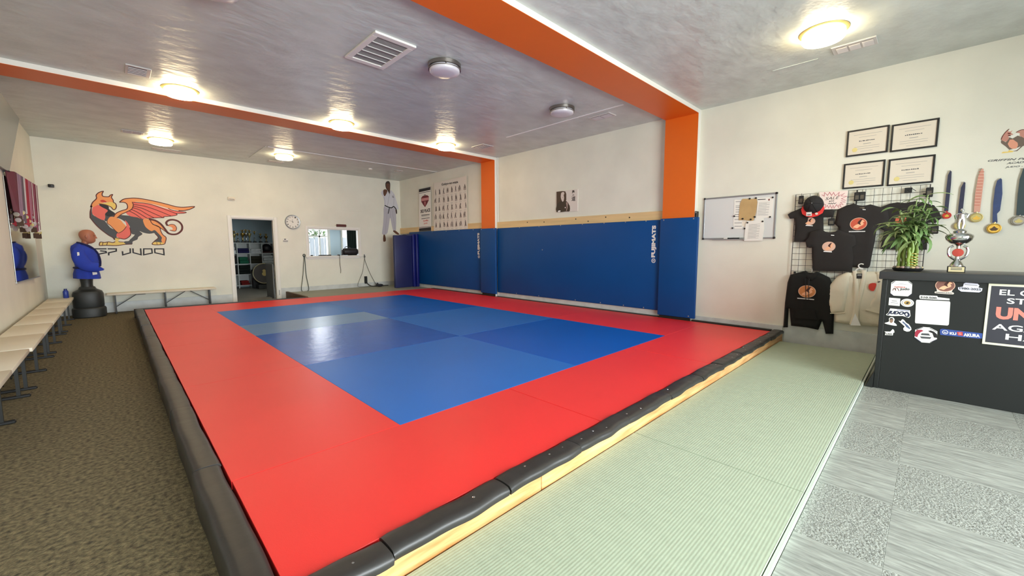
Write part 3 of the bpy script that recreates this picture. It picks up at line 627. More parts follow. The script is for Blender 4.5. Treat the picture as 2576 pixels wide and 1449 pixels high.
BM('tail_tip_paint', [(0.915, 1.864), (0.972, 1.899), (1.036, 1.89), (1.07, 1.82), (1.04, 1.748), (0.945, 1.769), (1.001, 1.788), (0.977, 1.841)], M_orp, .0022, 'orange painted tail tip')
mb = MB()
for p, wd, cl in (([(0.606, 1.998), (0.709, 1.976), (0.801, 1.899), (0.865, 1.79), (0.913, 1.704), (0.984, 1.674), (1.078, 1.69), (1.159, 1.775), (1.17, 1.883), (1.115, 1.97), (1.025, 2.004), (0.942, 1.988), (0.895, 1.931), (0.915, 1.868)], .037, 0),
    ([(0.16, 2.334), (0.225, 2.401), (0.317, 2.43), (0.441, 2.442), (0.609, 2.422), (0.781, 2.387), (0.956, 2.342), (1.1, 2.303), (1.231, 2.3), (1.429, 2.329), (1.342, 2.261), (1.226, 2.224), (1.132, 2.219)], 0.0180, 0),
    ([(0.05, 2.024), (0.091, 2.097), (0.175, 2.156), (0.259, 2.195), (0.281, 2.251), (0.268, 2.316), (0.221, 2.339), (0.16, 2.334)], 0.0165, 0),
    ([(-0.299, 1.98), (-0.289, 2.108), (-0.258, 2.226), (-0.274, 2.209), (-0.241, 2.301), (-0.179, 2.385), (-0.177, 2.454), (-0.135, 2.511), (-0.068, 2.544), (-0.087, 2.494), (-0.079, 2.441), (0.002, 2.437), (0.032, 2.472), (0.068, 2.488), (0.046, 2.43), (0.068, 2.373), (0.07, 2.329), (0.098, 2.304), (0.109, 2.251), (0.09, 2.19), (0.057, 2.173), (0.029, 2.224)], 0.0165, 0),
    ([(-0.296, 1.981), (-0.216, 1.829), (-0.132, 1.719), (-0.053, 1.634), (0.007, 1.585), (0.029, 1.536)], 0.0150, 0), ([(-0.148, 2.281), (-0.053, 2.267), (0.029, 2.224)], 0.0150, 0),
    ([(0.63, 1.978), (0.66, 1.899), (0.77, 1.834), (0.79, 1.742), (0.82, 1.661), (0.87, 1.603), (0.855, 1.509), (0.815, 1.445), (0.628, 1.442), (0.669, 1.52), (0.736, 1.596), (0.689, 1.682)], 0.0150, 0),
    ([(0.659, 1.894), (0.778, 1.823), (0.862, 1.744), (0.913, 1.698)], 0.0135, 0), ([(0.915, 1.864), (0.972, 1.899), (1.036, 1.89), (1.07, 1.82), (1.04, 1.748), (0.945, 1.769)], 0.0120, 0),
    ([(0.046, 1.586), (0.117, 1.57), (0.198, 1.56), (0.276, 1.628), (0.293, 1.696), (0.285, 1.807)], 0.0150, 0), ([(0.036, 1.503), (-0.001, 1.481), (-0.063, 1.497), (-0.126, 1.483), (-0.187, 1.491), (-0.206, 1.437), (-0.192, 1.418), (-0.099, 1.424), (0.042, 1.418), (0.189, 1.443), (0.297, 1.449)], 0.0150, 0),
    ([(-0.149, 1.486), (-0.161, 1.426)], 0.0105, 0), ([(-0.079, 1.486), (-0.099, 1.426)], 0.0105, 0), ([(0.089, 1.509), (0.104, 1.498), (0.177, 1.493)], 0.0120, 0), ([(-0.054, 1.938), (-0.054, 1.884), (-0.007, 1.831), (0.064, 1.724), (0.102, 1.686), (0.178, 1.743), (0.233, 1.828)], 0.0105, 0),
    ([(0.377, 2.346), (0.603, 2.338), (0.816, 2.263), (1.081, 2.149)], 0.0135, 0), ([(0.378, 2.302), (0.557, 2.278), (0.768, 2.197), (0.994, 2.085)], 0.0135, 0), ([(0.371, 2.266), (0.511, 2.23), (0.676, 2.14), (0.846, 2.046)], 0.0135, 0),
    ([(0.36, 2.232), (0.466, 2.194), (0.579, 2.107), (0.695, 2.032)], 0.0135, 0), ([(0.333, 2.197), (0.421, 2.146), (0.525, 2.062), (0.581, 2.016)], 0.0135, 0), ([(0.298, 2.161), (0.377, 2.11), (0.439, 2.054), (0.487, 2.004)], 0.0135, 0), ([(0.702, 1.494), (0.708, 1.444)], 0.0090, 0), ([(0.764, 1.491), (0.766, 1.447)], 0.0090, 0),
    ([(0.361, 2.358), (0.374, 2.291), (0.341, 2.2), (0.255, 2.134), (0.17, 2.079), (0.105, 2.008)], 0.0150, 0), ([(1.081, 2.149), (1.212, 2.161), (1.261, 2.188), (1.039, 2.213), (0.951, 2.258)], 0.0135, 0), ([(0.581, 2.014), (0.757, 2.037), (0.86, 2.044), (0.866, 2.067), (0.994, 2.085), (1.097, 2.117), (1.081, 2.149)], 0.0135, 0)):
    stroke(mb, 'B', cr(p, 4, False), wd, .0032, cl)
obj('outline_paint', mb, M_brn, mu, 'dark brown painted outlines')
for ch, p, cl in (('G', [(-0.105, 1.35), (-0.308, 1.351), (-0.312, 1.219), (-0.114, 1.271), (-0.12, 1.297), (-0.204, 1.309)], 0), ('P', [(-0.089, 1.35), (0.041, 1.349), (0.038, 1.302), (-0.079, 1.267), (-0.083, 1.212)], 0), ('J', [(0.259, 1.359), (0.255, 1.263), (0.133, 1.22), (0.133, 1.298)], 0),
    ('U', [(0.303, 1.359), (0.3, 1.266), (0.425, 1.217), (0.426, 1.358)], 0), ('D', [(0.477, 1.347), (0.609, 1.346), (0.611, 1.253), (0.467, 1.216)], 1), ('O', [(0.659, 1.346), (0.81, 1.345), (0.81, 1.211), (0.657, 1.26)], 1)):
    obj('painted_letter', stroke(MB(), 'B', p, .025, .002, cl), M_ink, mu)
# fighter cut-out on the back wall
ka = thing('fighter_decal', (6.4, YB, 1.55), 'tall flat picture of a fighter in white gi and black belt in the corner', 'wall decal')
KM = lambda n, pts, m, d, lab=None, sm=3: flat(n, 'B', pts, m, ka, d, lab, sm)
KM('trousers_print', [(6.198, 2.661), (6.366, 2.615), (6.523, 2.64), (6.585, 2.608), (6.603, 2.429), (6.581, 1.923), (6.489, 1.891), (6.44, 2.077), (6.394, 2.304), (6.358, 2.174), (6.283, 1.829), (6.18, 1.763), (6.098, 1.797), (6.137, 2.038), (6.173, 2.392)], M_giQ, .003, 'grey white printed trousers', 2)
KM('jacket_print', [(6.113, 3.031), (6.131, 3.109), (6.193, 3.149), (6.308, 3.16), (6.397, 3.049), (6.435, 3.172), (6.509, 3.122), (6.561, 3.056), (6.626, 2.861), (6.7, 2.601), (6.641, 2.592), (6.586, 2.629), (6.525, 2.682), (6.53, 2.619), (6.365, 2.594), (6.21, 2.645), (6.211, 2.802), (6.171, 2.952)], M_giP, .004, 'white printed jacket', 2)
KM('head_print', [(6.273, 3.38), (6.318, 3.434), (6.388, 3.446), (6.428, 3.389), (6.428, 3.284), (6.417, 3.17), (6.397, 3.056), (6.339, 3.149), (6.287, 3.207), (6.264, 3.296)], mat('dark_hair_print', (58, 42, 34), .7), .0045)
KM('face_print', [(6.3, 3.355), (6.4, 3.363), (6.411, 3.268), (6.401, 3.169), (6.358, 3.179), (6.303, 3.23)], M_brk, .005, 'brown printed face')
KM('fist_print', [(6.194, 3.156), (6.278, 3.183), (6.326, 3.145), (6.289, 3.046), (6.225, 2.964), (6.186, 3.037)], M_brk, .005, 'raised printed fist')
KM('foot_print', [(6.142, 1.755), (6.195, 1.749), (6.218, 1.6), (6.188, 1.549), (6.127, 1.563)], M_brk, .005)
KM('foot_print', [(6.481, 1.898), (6.561, 1.901), (6.683, 1.809), (6.661, 1.772), (6.605, 1.785), (6.496, 1.856)], M_brk, .005)
KM('hand_print', [(6.584, 2.572), (6.632, 2.56), (6.637, 2.489), (6.611, 2.43), (6.594, 2.486)], M_brk, .005)
mb = MB()
for p in ([(6.397, 3.042), (6.36, 2.898), (6.338, 2.783), (6.306, 2.668)], [(6.323, 3.155), (6.367, 3.081), (6.4, 3.042), (6.435, 3.155)], [(6.538, 3.068), (6.545, 2.912), (6.525, 2.682)], [(6.201, 2.941), (6.227, 2.831), (6.23, 2.691)]): stroke(mb, 'B', cr(p, 4, False), .010, .0047)
for p in ([(6.301, 2.526), (6.277, 2.313), (6.239, 2.098), (6.205, 1.813)], [(6.488, 2.537), (6.496, 2.323), (6.528, 2.109), (6.546, 1.936)], [(6.402, 2.546), (6.399, 2.418), (6.394, 2.307)]): stroke(mb, 'B', cr(p, 4, False), .010, .0042)
obj('fold_print', mb, mat('fold_shade_print', (158, 154, 166), .7), ka, 'printed cloth folds')
mb = MB()
for p in ([(6.313, 3.301), (6.341, 3.306)], [(6.367, 3.306), (6.395, 3.306)], [(6.334, 3.226), (6.38, 3.227)]): stroke(mb, 'B', p, .006, .0054)
obj('feature_print', mb, M_ink, ka); obj('knuckle_print', stroke(MB(), 'B', [(6.216, 3.135), (6.237, 3.084), (6.227, 3.027)], .006, .0054), M_ink, ka)
mb = MB(); stroke(mb, 'B', cr([(6.217, 2.683), (6.32, 2.641), (6.444, 2.62), (6.524, 2.665), (6.586, 2.615), (6.616, 2.559), (6.625, 2.448)], 4, False), .032, .0055); stroke(mb, 'B', [(6.374, 2.616), (6.355, 2.529), (6.325, 2.428)], .026, .0055)
obj('belt_print', mb, M_ink, ka, 'black printed belt')
mb = MB(); stroke(mb, 'B', [(6.481, 2.995), (6.535, 2.988)], .014, .0055); stroke(mb, 'B', [(6.487, 2.957), (6.542, 2.952)], .014, .0055); obj('badge_print', mb, M_ink, ka)
# clock
ck = thing('wall_clock', (3.52, YB, 2.05), 'round white wall clock with thin metal rim right of the storage doorway', 'clock')
cc = (3.52, YB, 2.055); ax = ((1, 0, 0), (0, 0, 1), (0, -1, 0))
obj('rim', MB().ring_ax(cc, [(.165, 0), (.19, 0), (.19, .03), (.182, .038), (.168, .036), (.165, .022)], *ax, 40), M_alu, ck, smooth=True)
obj('dial', MB().lathe_ax(cc, [(.172, .018), (.172, .022), (.001, .022)], *ax, 40), mat('clock_dial', (238, 234, 224), .4), ck)
for k in range(1, 13):
    a = PI/2-k*PI/6; x, z = 3.52+.137*math.cos(a), 2.055+.137*math.sin(a)
    txt('numeral', str(k), 'B', (x-.017, z-.018), (.034, 0), (0, .036), M_ink, ck, d=.0235, bold=.02)
for L, a, wd in ((.085, PI/2-11.83*PI/6, .012), (.135, PI/2-49.5*PI/30, .008)):
    c, s = math.cos(a), math.sin(a)
    obj('hand', MB().prism([W('B', 3.52-s*wd/2-c*.02, 2.055+c*wd/2-s*.02, .025), W('B', 3.52+s*wd/2-c*.02, 2.055-c*wd/2-s*.02, .025), W('B', 3.52+c*L, 2.055+s*L, .025)], (0, -.002, 0)), M_ink, ck)
obj('crystal', MB().face([Vector(cc)+Vector((.166*math.cos(a*PI/20), -.032, .166*math.sin(a*PI/20))) for a in range(40)]), M_glass, ck)
th = thing('thermostat', (3.318, YB, 1.52), 'small white thermostat on the wall under the clock', 'thermostat')
obj('body', MB().box(3.255, YB-.024, 1.522, 3.382, YB, 1.608, c=.006), M_white, th); obj('display', MB().box(3.285, YB-.026, 1.578, 3.33, YB-.0235, 1.60), M_ink, th)
obj('lower_cover', MB().box(3.262, YB-.027, 1.53, 3.375, YB-.0235, 1.556, c=.001), M_grey, th)
o = obj('wall_horn', MB().box(2.09, YB-.05, 2.53, 2.24, YB, 2.61, c=.015, seg=2), M_cream, label='small beige box mounted on the wall above the storage doorway', cat='alarm', smooth=True)
obj('grille_face', MB().box(2.11, YB-.053, 2.545, 2.22, YB-.049, 2.56), M_grey, o)
o = thing('wall_camera', (-.783, YB, 2.54), 'small black camera high on the back wall near the left corner', 'camera')
obj('mount', MB().cyl((-.783, YB, 2.575), (-.783, YB-.03, 2.575), .02, n=12), M_black, o); obj('housing', MB().box(-.825, YB-.10, 2.545, -.742, YB-.03, 2.605, c=.012, seg=2), M_black, o, smooth=True)
obj('lens', MB().lathe_ax((-.783, YB-.10, 2.575), [(.018, 0), (.016, .006), (.001, .008)], *ax, 12), M_wire, o)
o = thing('wall_plaque', (4.81, YB, 1.955), 'dark maroon oblong plaque above the pass-through opening', 'sign')
obj('plate', MB().box(4.685, YB-.025, 1.965, 4.965, YB, 2.04, c=.004), mat('maroon_plate', (84, 30, 24), .5), o); obj('end_knob', MB().cyl((4.645, YB-.013, 2.005), (4.685, YB-.013, 2.005), .006, n=8).cyl((4.965, YB-.013, 2.0), (4.98, YB-.013, 2.0), .012, n=8), M_bronze, o)
# resistance bands and cords
def band(name, pts, r, m, lab, cat='exercise band', flatf=.45):
    return obj(name, MB().tube(cr(pts, 5), r, 8, closed=True, flat=flatf), m, label=lab, cat=cat, smooth=True)
M_band = mat('rubber_band', (48, 66, 58), .5)
band('resistance_band', [(3.765, YB-.03, 1.15), (3.775, YB-.035, 1.0), (3.785, YB-.04, .6), (3.83, YB-.05, .25), (3.80, YB-.06, .165), (3.70, YB-.06, .15), (3.64, YB-.05, .22), (3.70, YB-.04, .6), (3.745, YB-.035, 1.0)], .009, M_band, 'dark rubber band hanging in a narrow loop left of the pass-through')
hk = thing('wall_hook', (3.765, YB, 1.13), 'black anchor hook holding the narrow rubber band', 'hook'); obj('ring', MB().tube([(3.765+.03*math.cos(a), YB-.02, 1.15+.035*math.sin(a)) for a in [k*PI/6 for k in range(12)]], .009, 8, closed=True), M_black, hk); obj('plate', MB().box(3.75, YB-.012, 1.10, 3.78, YB, 1.13), M_black, hk)
band('resistance_band', [(5.487, YB-.03, 1.05), (5.50, YB-.03, .95), (5.62, YB-.04, .6), (5.76, YB-.06, .3), (5.80, YB-.08, .19), (5.68, YB-.1, .175), (5.35, YB-.1, .175), (5.22, YB-.08, .2), (5.28, YB-.05, .36), (5.40, YB-.04, .62), (5.47, YB-.03, .95)], .0055, M_band, 'thin dark rubber band hanging in a wide loop right of the pass-through', flatf=.8)
hk = thing('wall_hook', (5.487, YB, 1.04), 'small anchor hook holding the wide rubber band loop', 'hook'); obj('eye', MB().tube([(5.487+.018*math.cos(a), YB-.025, 1.085+.03*math.sin(a)) for a in [k*PI/5 for k in range(10)]], .007, 8, closed=True), M_black, hk); obj('plate', MB().box(5.475, YB-.02, 1.08, 5.50, YB, 1.16, c=.003), M_alu, hk)
hc = thing('dangling_cord', (4.73, YB-.05, .61), 'short grey cord hanging from the pass-through sill', 'cord'); obj('clip', MB().box(4.69, YB-.062, 1.128, 4.71, YB-.05, 1.142), M_black, hc)
obj('cord', MB().tube(cr([(4.70, YB-.055, 1.138), (4.72, YB-.06, 1.10), (4.725, YB-.05, .95), (4.735, YB-.04, .8), (4.745, YB-.04, .7), (4.735, YB-.04, .61)], 4, False), .006, 6), mat('grey_cord', (70, 72, 66), .6), hc, smooth=True)
o = thing('power_adapter', (5.50, YB, .25), 'black outlet adapter with cord above the tatami landing', 'outlet')
obj('housing', MB().box(5.475, YB-.05, .27, 5.54, YB-.018, .46, c=.006), M_black, o); obj('face_plate', MB().box(5.46, YB-.02, .25, 5.55, YB-.0, .48, c=.003), M_black, o)
obj('cord', MB().tube(cr([(5.52, YB-.05, .28), (5.56, YB-.09, .22), (5.62, YB-.16, ZM+.02), (5.75, YB-.2, ZM+.012), (5.95, YB-.16, ZM+.012), (6.15, YB-.2, ZM+.012)], 6, False), .013, 8), M_black, o, smooth=True)
o = obj('crumpled_cloth', MB().sph((5.80, YB-.33, ZM+.045), .11, .08, .045, 12).sph((5.74, YB-.30, ZM+.07), .035, .05, .055, 10), mat('black_nylon', (24, 28, 40), .6), label='small black crumpled bag on the landing beside the cord', cat='bag', smooth=True)
# pass-through sill contents
bg_ = thing('duffel_bag', (5.10, YB+.06, 1.13), 'black rounded duffel bag lying on the right of the pass-through sill', 'bag')
M_duf = mat('black_duffel_nylon', (28, 26, 30), .5, bump=.4, bs=20, bd=.01)
obj('body', MB().rings([[Vector((x, YB+.06+.105*s*math.cos(a), 1.24+.105*s*math.sin(a))) for a in [2*PI*k/18 for k in range(18)]] for x, s in ((4.86, .55), (4.875, .85), (4.91, .98), (5.08, 1.0), (5.22, 1.0), (5.27, .95), (5.30, .75), (5.305, .4))]), M_duf, bg_, smooth=True, ang=60)
obj('strap', MB().tube(cr([(4.90, YB-.02, 1.30), (4.91, YB-.0, 1.37), (4.99, YB+.02, 1.39), (5.08, YB+.0, 1.345)], 5, False), .009, 6), M_black, bg_, smooth=True)
obj('end_pocket', MB().box(4.82, YB+.0, 1.14, 4.87, YB+.10, 1.30, c=.012), M_black, bg_, 'black side pocket')
for x0, x1, n_, lab, mm in ((3.94, 4.00, 'remote_control', 'small dark remote at the left end of the pass-through sill', M_black), (4.16, 4.36, 'marker_tray', 'long black tray in the middle of the pass-through sill', M_black), (4.37, 4.50, 'stapler', 'small black stapler on the sill right of the tray', M_black), (4.68, 4.75, 'tape_holder', 'small black holder on the sill above the hanging cord', M_black)):
    o = obj(n_, MB().box(x0, YB-.03, 1.131, x1, YB+.03, 1.152, c=.005), mm, label=lab, cat=n_.replace('_', ' '))
    obj('lid', MB().box(x0+.006, YB-.024, 1.152, x1-.006, YB+.024, 1.158, c=.002), M_wire, o)
# office curtain
cu_ = thing('dark_curtain', (6.1, 14.35, .0), 'dark green pleated curtain seen through the pass-through', 'curtain')
obj('fabric', MB().rings([[Vector((5.90+.41*i/40, 14.36+.022*math.sin(i*1.1)+(.004 if s else 0), z)) for i in (range(41))]+[Vector((5.90+.41*i/40, 14.366+.022*math.sin(i*1.1), z)) for i in reversed(range(41))] for s, z in ((0, .02), (1, 2.0))]), mat('dark_green_fabric', (26, 42, 38), .8), cu_, smooth=True)
obj('rod', MB().cyl((5.6, 14.38, 2.02), (6.7, 14.38, 2.02), .012, n=10), M_black, cu_)
# storage shelf with contents
sh = thing('cubby_shelf', (3.3, 16.35, 0), 'white cube shelving unit seen through the storage doorway', 'shelf')
M_sh = mat('shelf_laminate', (208, 212, 210), .5)
cx_ = (2.22, 2.59, 2.955, 3.32, 3.685, 4.05); cz_ = (.09, .46, .815, 1.17, 1.525)
for x in cx_: obj('upright', MB().box(x-.012, 16.2, 0, x+.012, 16.56, 1.54), M_sh, sh)
for j, z in enumerate(cz_):
    for i in range(5): obj('shelf_board', MB().box(cx_[i]+.0125, 16.2, z-.012, cx_[i+1]-.0125, 16.56, z+.012), M_sh, sh)
obj('back_panel', MB().box(2.22, 16.56, .05, 4.05, 16.57, 1.53), M_sh, sh)
def pile(i, j, h, col, n, lab, wd=.29):
    x0, z0 = cx_[i]+.18-wd/2+.005, cz_[j]+.012; t = thing('clothes_pile', (x0+wd/2, 16.35, z0), lab, 'clothes', 'piles of clothes on the storage shelves')
    m = mat('cloth_%02x%02x%02x' % col, col, .9, var=.15, vs=9, bump=.5, bs=12, bd=.02)
    for k in range(n):
        e = .01*math.sin(k*3+i); obj('folded_garment', MB().box(x0+e+.004*k, 16.22, z0+h*k/n+.001, x0+wd+e-.006*k, 16.52, z0+h*(k+1)/n-.002, c=min(.02, h/n*.4), seg=2), m, t, smooth=True)
pile(1, 3, .22, (226, 228, 230), 2, 'white towels on the top shelf at the left door jamb')
pile(1, 2, .28, (24, 24, 28), 3, 'dark clothes on the second shelf at the left door jamb')
pile(1, 1, .30, (22, 22, 26), 3, 'dark clothes on the third shelf at the left door jamb')
pile(2, 3, .17, (34, 34, 84), 2, 'navy clothes on the top shelf, second cube from the left jamb', .33)
pile(2, 2, .23, (28, 104, 76), 2, 'green clothes on the second shelf of the storage unit', .26)
pile(2, 1, .30, (16, 26, 20), 3, 'black green clothes filling the third shelf', .33)
pile(2, 0, .15, (140, 32, 28), 2, 'red clothes on the bottom shelf of the storage unit', .24)
pile(3, 3, .15, (232, 234, 236), 3, 'folded white gis on the top shelf in the middle cube', .32)
pile(3, 2, .25, (42, 40, 26), 2, 'olive black clothes on the second shelf in the middle cube', .33)
pile(4, 2, .27, (224, 228, 230), 3, 'folded white gis on the second shelf at the right jamb', .32)
pile(3, 1, .12, (176, 176, 172), 2, 'grey cloth above the round drum')
o = thing('storage_bag', (3.865, 16.35, 1.19), 'black shiny bag stuffed in the top right cube of the storage unit', 'bag')
obj('body', MB().sph((3.865, 16.34, 1.352), .155, .12, .15, 14), M_duf, o, smooth=True); obj('base', MB().box(3.71, 16.22, 1.185, 4.02, 16.5, 1.24, c=.01), mat('dark_maroon_cloth', (52, 16, 18), .8), o, 'dark maroon base')
def trophy(x, h, m, lab, cup=True):
    z = 1.54; t = thing('trophy', (x, 16.35, z), lab, 'trophy', 'trophies on the storage shelf')
    obj('base', MB().box(x-.045, 16.31, z, x+.045, 16.39, z+.05, c=.004), M_black, t)
    obj('column', MB().lathe((x, 16.35, z+.05), [(.02, 0), (.014, .02), (.012, h*.3), (.022, h*.36)], 14), m, t, smooth=True)
    if cup: obj('cup', MB().lathe((x, 16.35, z+.05), [(.01, h*.34), (.035, h*.42), (.052, h*.56), (.056, h*.66), (.05, h*.66), (.03, h*.5)], 18), m, t, smooth=True)
    obj('figure', MB().sph((x, 16.35, z+.05+h*.92), .016, n=8).tube([(x, 16.35, z+.05+h*.64), (x, 16.35, z+.05+h*.88)], [.012, .02], 8).tube([(x-.045, 16.35, z+.05+h*.95), (x, 16.35, z+.05+h*.83), (x+.045, 16.35, z+.05+h*.92)], .007, 6), M_gold, t)
for k, (x, h, m, c) in enumerate([(2.93, .36, M_bronze, 1), (3.03, .28, M_nickel, 0), (3.17, .40, M_gold, 1), (3.27, .42, M_steel, 1), (3.37, .40, M_bronze, 1), (3.52, .36, M_nickel, 0), (3.70, .28, M_nickel, 1), (3.87, .27, M_gold, 1)]):
    trophy(x, h, m, '%s trophy from the left on top of the storage shelves' % ORD[k], c)
dr = thing('round_drum', (3.56, 15.6, 0), 'large round drum with pale rim leaning before the storage shelves', 'drum')
dx = ((1, 0, 0), (0, .15, .99), (0, -.99, .15))
obj('stand', MB().box(3.36, 15.50, 0, 3.76, 15.86, .15, c=.01), M_black, dr)
obj('shell', MB().lathe_ax((3.56, 15.75, .48), [(.31, -.05), (.33, 0), (.33, .20), (.30, .205)], *dx, 36), M_black, dr, smooth=True)
obj('rim', MB().ring_ax((3.56, 15.75, .48), [(.325, .19), (.342, .195), (.342, .225), (.325, .23), (.315, .21)], *dx, 36), mat('pale_hoop_wood', (196, 184, 144), .5), dr, smooth=True)
obj('head', MB().lathe_ax((3.56, 15.75, .48), [(.312, .205), (.001, .207)], *dx, 36), mat('dark_drum_head', (30, 18, 18), .4), dr)
obj('paper_label', MB().lathe_ax((3.56, 15.70, .47), [(.07, .165), (.07, .168), (.001, .169)], *dx, 20).lathe_ax((3.555, 15.70, .57), [(.05, .165), (.05, .168), (.001, .169)], *dx, 20), mat('yellow_label', (214, 190, 120), .6), dr)
cs = thing('equipment_case', (3.56, 16.05, 0), 'dark case behind and under the round drum', 'case')
obj('body', MB().box(3.30, 15.98, .0, 3.95, 16.14, .62, c=.015), M_black, cs); obj('latch', MB().box(3.58, 15.975, .3, 3.66, 15.982, .36, c=.002), M_alu, cs)
o = thing('grey_board', (3.06, 12.6, 0), 'tall grey board standing just inside the right door jamb', 'board')
obj('panel', MB().box(3.0, 12.26, .012, 3.035, 12.95, .93, c=.006), mat('grey_board_paint', (96, 98, 98), .5), o); obj('foot', MB().box(2.97, 12.3, 0, 3.06, 12.36, .012).box(2.97, 12.85, 0, 3.06, 12.91, .012), M_black, o)
# =================================================================== BENCHES
def bench(vert, lab):
    """folding bench, long axis y, near end at y=0, wall edge x=0, front edge x=.32 (local)"""
    t = thing('folding_bench', (0, 0, 0), lab, 'bench', 'cream folding benches along the walls')
    L, Wd, H = 1.85, .33, .425
    for a, b in ((.0, L/2-.0008), (L/2+.0008, L)):
        obj('seat_half', MB().box(0, a, H-.038, Wd, b, H, c=.004, seg=2), M_bench, t, smooth=True)
    for k, y in enumerate((.12, L/2, L-.12)):
        lg = obj('leg', MB().box(.07, y-.012, .02, .095, y+.012, H-.038).box(Wd-.095, y-.012, .02, Wd-.07, y+.012, H-.038).box(.095, y-.010, .24, Wd-.095, y+.010, .26), M_blk2, t)
        obj('foot_bar', MB().box(.01, y-.016, 0, Wd-.01, y+.016, .026, c=.006), M_black, lg)
    for ya, yb in ((.12, .46), (L/2, L/2+.36), (L-.12, L-.48)):
        obj('brace', MB().tube([(Wd/2, ya, .13), (Wd/2, yb, H-.05)], .008, 6), M_blk2, t)
    obj('latch', MB().box(Wd/2-.05, .44, H-.06, Wd/2+.05, .60, H-.045).cyl((Wd/2, .47, H-.052), (Wd/2, .47, H-.04), .02, n=8), M_black, t)
    return t
b0 = bench(0, 'farthest cream folding bench along the left wall beside the training dummy'); b0.location = (XL+.045, 9.66, 0)
copy_tree(b0, (XL+.045, 7.78, 0), label='second cream bench from the far end along the left wall')
copy_tree(b0, (XL+.045, 5.89, 0), label='third cream bench from the far end along the left wall')
copy_tree(b0, (XL+.03, 4.00, 0), label='nearest cream bench along the left wall, cut by the frame')
copy_tree(b0, (-.17, YB-.03, 0), rotz=-PI/2, label='cream folding bench along the back wall under the griffin mural')
# =================================================================== TRAINING DUMMY
MX, MY = -.43, 11.68
dm = thing('training_dummy', (MX, MY, 0), 'bald rubber training dummy in a blue judo jacket on a black base', 'dummy')
def oct_ring(r, z, n=40, p=5, cx=MX, cy=MY):
    R = []
    for k in range(n):
        a = 2*PI*k/n; q = (abs(math.cos(a))**p+abs(math.sin(a))**p)**(-1/p)*.5+.5
        R.append(Vector((cx+r*q*math.cos(a), cy+r*q*math.sin(a), z)))
    return R
obj('base', MB().rings([oct_ring(r, z) for r, z in ((.23, 0), (.243, .015), (.245, .16), (.235, .185), (.215, .20), (.222, .22), (.222, .46), (.205, .51), (.13, .555), (.11, .60))]), M_fblk, dm, smooth=True, ang=30)
obj('stem', MB().lathe((MX+.0, MY, .0), [(.095, .59), (.085, .63), (.088, .70), (.10, .80)], 24), M_fblk, dm, smooth=True)
def lp(z, rx, ry, dx=0, n=36): return [Vector((MX+.02+dx+rx*math.cos(2*PI*k/n), MY+ry*math.sin(2*PI*k/n), z)) for k in range(n)]
tor = obj('torso', MB().rings([lp(.76, .10, .12), lp(.9, .11, .14), lp(1.1, .12, .17), lp(1.28, .12, .18), lp(1.38, .075, .12, -.02), lp(1.43, .055, .07, -.01), lp(1.47, .058, .066, .02), lp(1.52, .058, .064, .03)]), M_skin, dm, smooth=True)
hd = []
for z, rf, rb, ry in ((1.455, .045, .03, .045), (1.475, .085, .055, .062), (1.50, .108, .075, .075), (1.54, .112, .095, .084), (1.58, .108, .112, .09), (1.62, .110, .120, .092), (1.66, .106, .115, .088), (1.695, .088, .095, .072), (1.72, .055, .06, .045), (1.73, .012, .012, .01)):
    hd.append([Vector((MX+.075+(rf if math.cos(a) > 0 else rb)*math.cos(a), MY+ry*math.sin(a), z)) for a in [2*PI*k/32 for k in range(32)]])
h = obj('head', MB().rings(hd), M_skin, dm, smooth=True, ang=70)
obj('nose', MB().rings([[Vector((MX+.175+dx, MY-.016, z)), Vector((MX+.19+dx+.018*s, MY, z)), Vector((MX+.175+dx, MY+.016, z))] for dx, z, s in ((-.002, 1.62, .2), (.0, 1.59, .7), (.003, 1.565, 1.3), (.0, 1.555, .6))]), M_skin, h)
for s in (-1, 1):
    obj('ear', MB().sph((MX+.065, MY+s*.093, 1.59), .024, .012, .036, 12), M_skin, h, smooth=True)
    obj('eye', MB().sph((MX+.168, MY+s*.032, 1.605), .012, .013, .008, 8), M_ink, h)
obj('brow', MB().tube([(MX+.165, MY-.06, 1.618), (MX+.185, MY-.02, 1.624), (MX+.187, MY+.02, 1.624), (MX+.165, MY+.06, 1.618)], .010, 6), M_skin, h, smooth=True)
obj('mouth', MB().tube([(MX+.168, MY-.028, 1.522), (MX+.183, MY, 1.524), (MX+.168, MY+.028, 1.522)], .006, 6), mat('lip_rubber', (140, 78, 66), .5), h)
def jl(z, rx, ry, dx=0, w=.008, n=48): return [Vector((MX+.02+dx+(rx+w*math.sin(5*a+z*7))*math.cos(a), MY+(ry+w*math.sin(6*a+z*5))*math.sin(a), z-.012*math.cos(a))) for a in [2*PI*k/n for k in range(n)]]
obj('jacket', MB().rings([jl(.765, .19, .215, 0, .012), jl(.85, .185, .21, -.005, .01), jl(.95, .165, .20, -.005, .007), jl(1.0, .16, .205), jl(1.12, .175, .235), jl(1.25, .18, .25, -.012), jl(1.34, .165, .235, -.025), jl(1.40, .13, .17, -.045), jl(1.445, .08, .10, -.035), jl(1.46, .066, .085, -.03)]), M_bgi, dm, smooth=True, ang=70)
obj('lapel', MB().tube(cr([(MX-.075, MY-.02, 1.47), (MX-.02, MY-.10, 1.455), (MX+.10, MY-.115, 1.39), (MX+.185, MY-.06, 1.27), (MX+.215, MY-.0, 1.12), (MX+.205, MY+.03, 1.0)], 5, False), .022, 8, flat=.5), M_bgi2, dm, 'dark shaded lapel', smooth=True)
obj('lapel', MB().tube(cr([(MX-.075, MY+.02, 1.47), (MX-.02, MY+.10, 1.455), (MX+.10, MY+.115, 1.39), (MX+.185, MY+.06, 1.27), (MX+.21, MY+.0, 1.12)], 5, False), .022, 8, flat=.5), M_bgi2, dm, smooth=True)
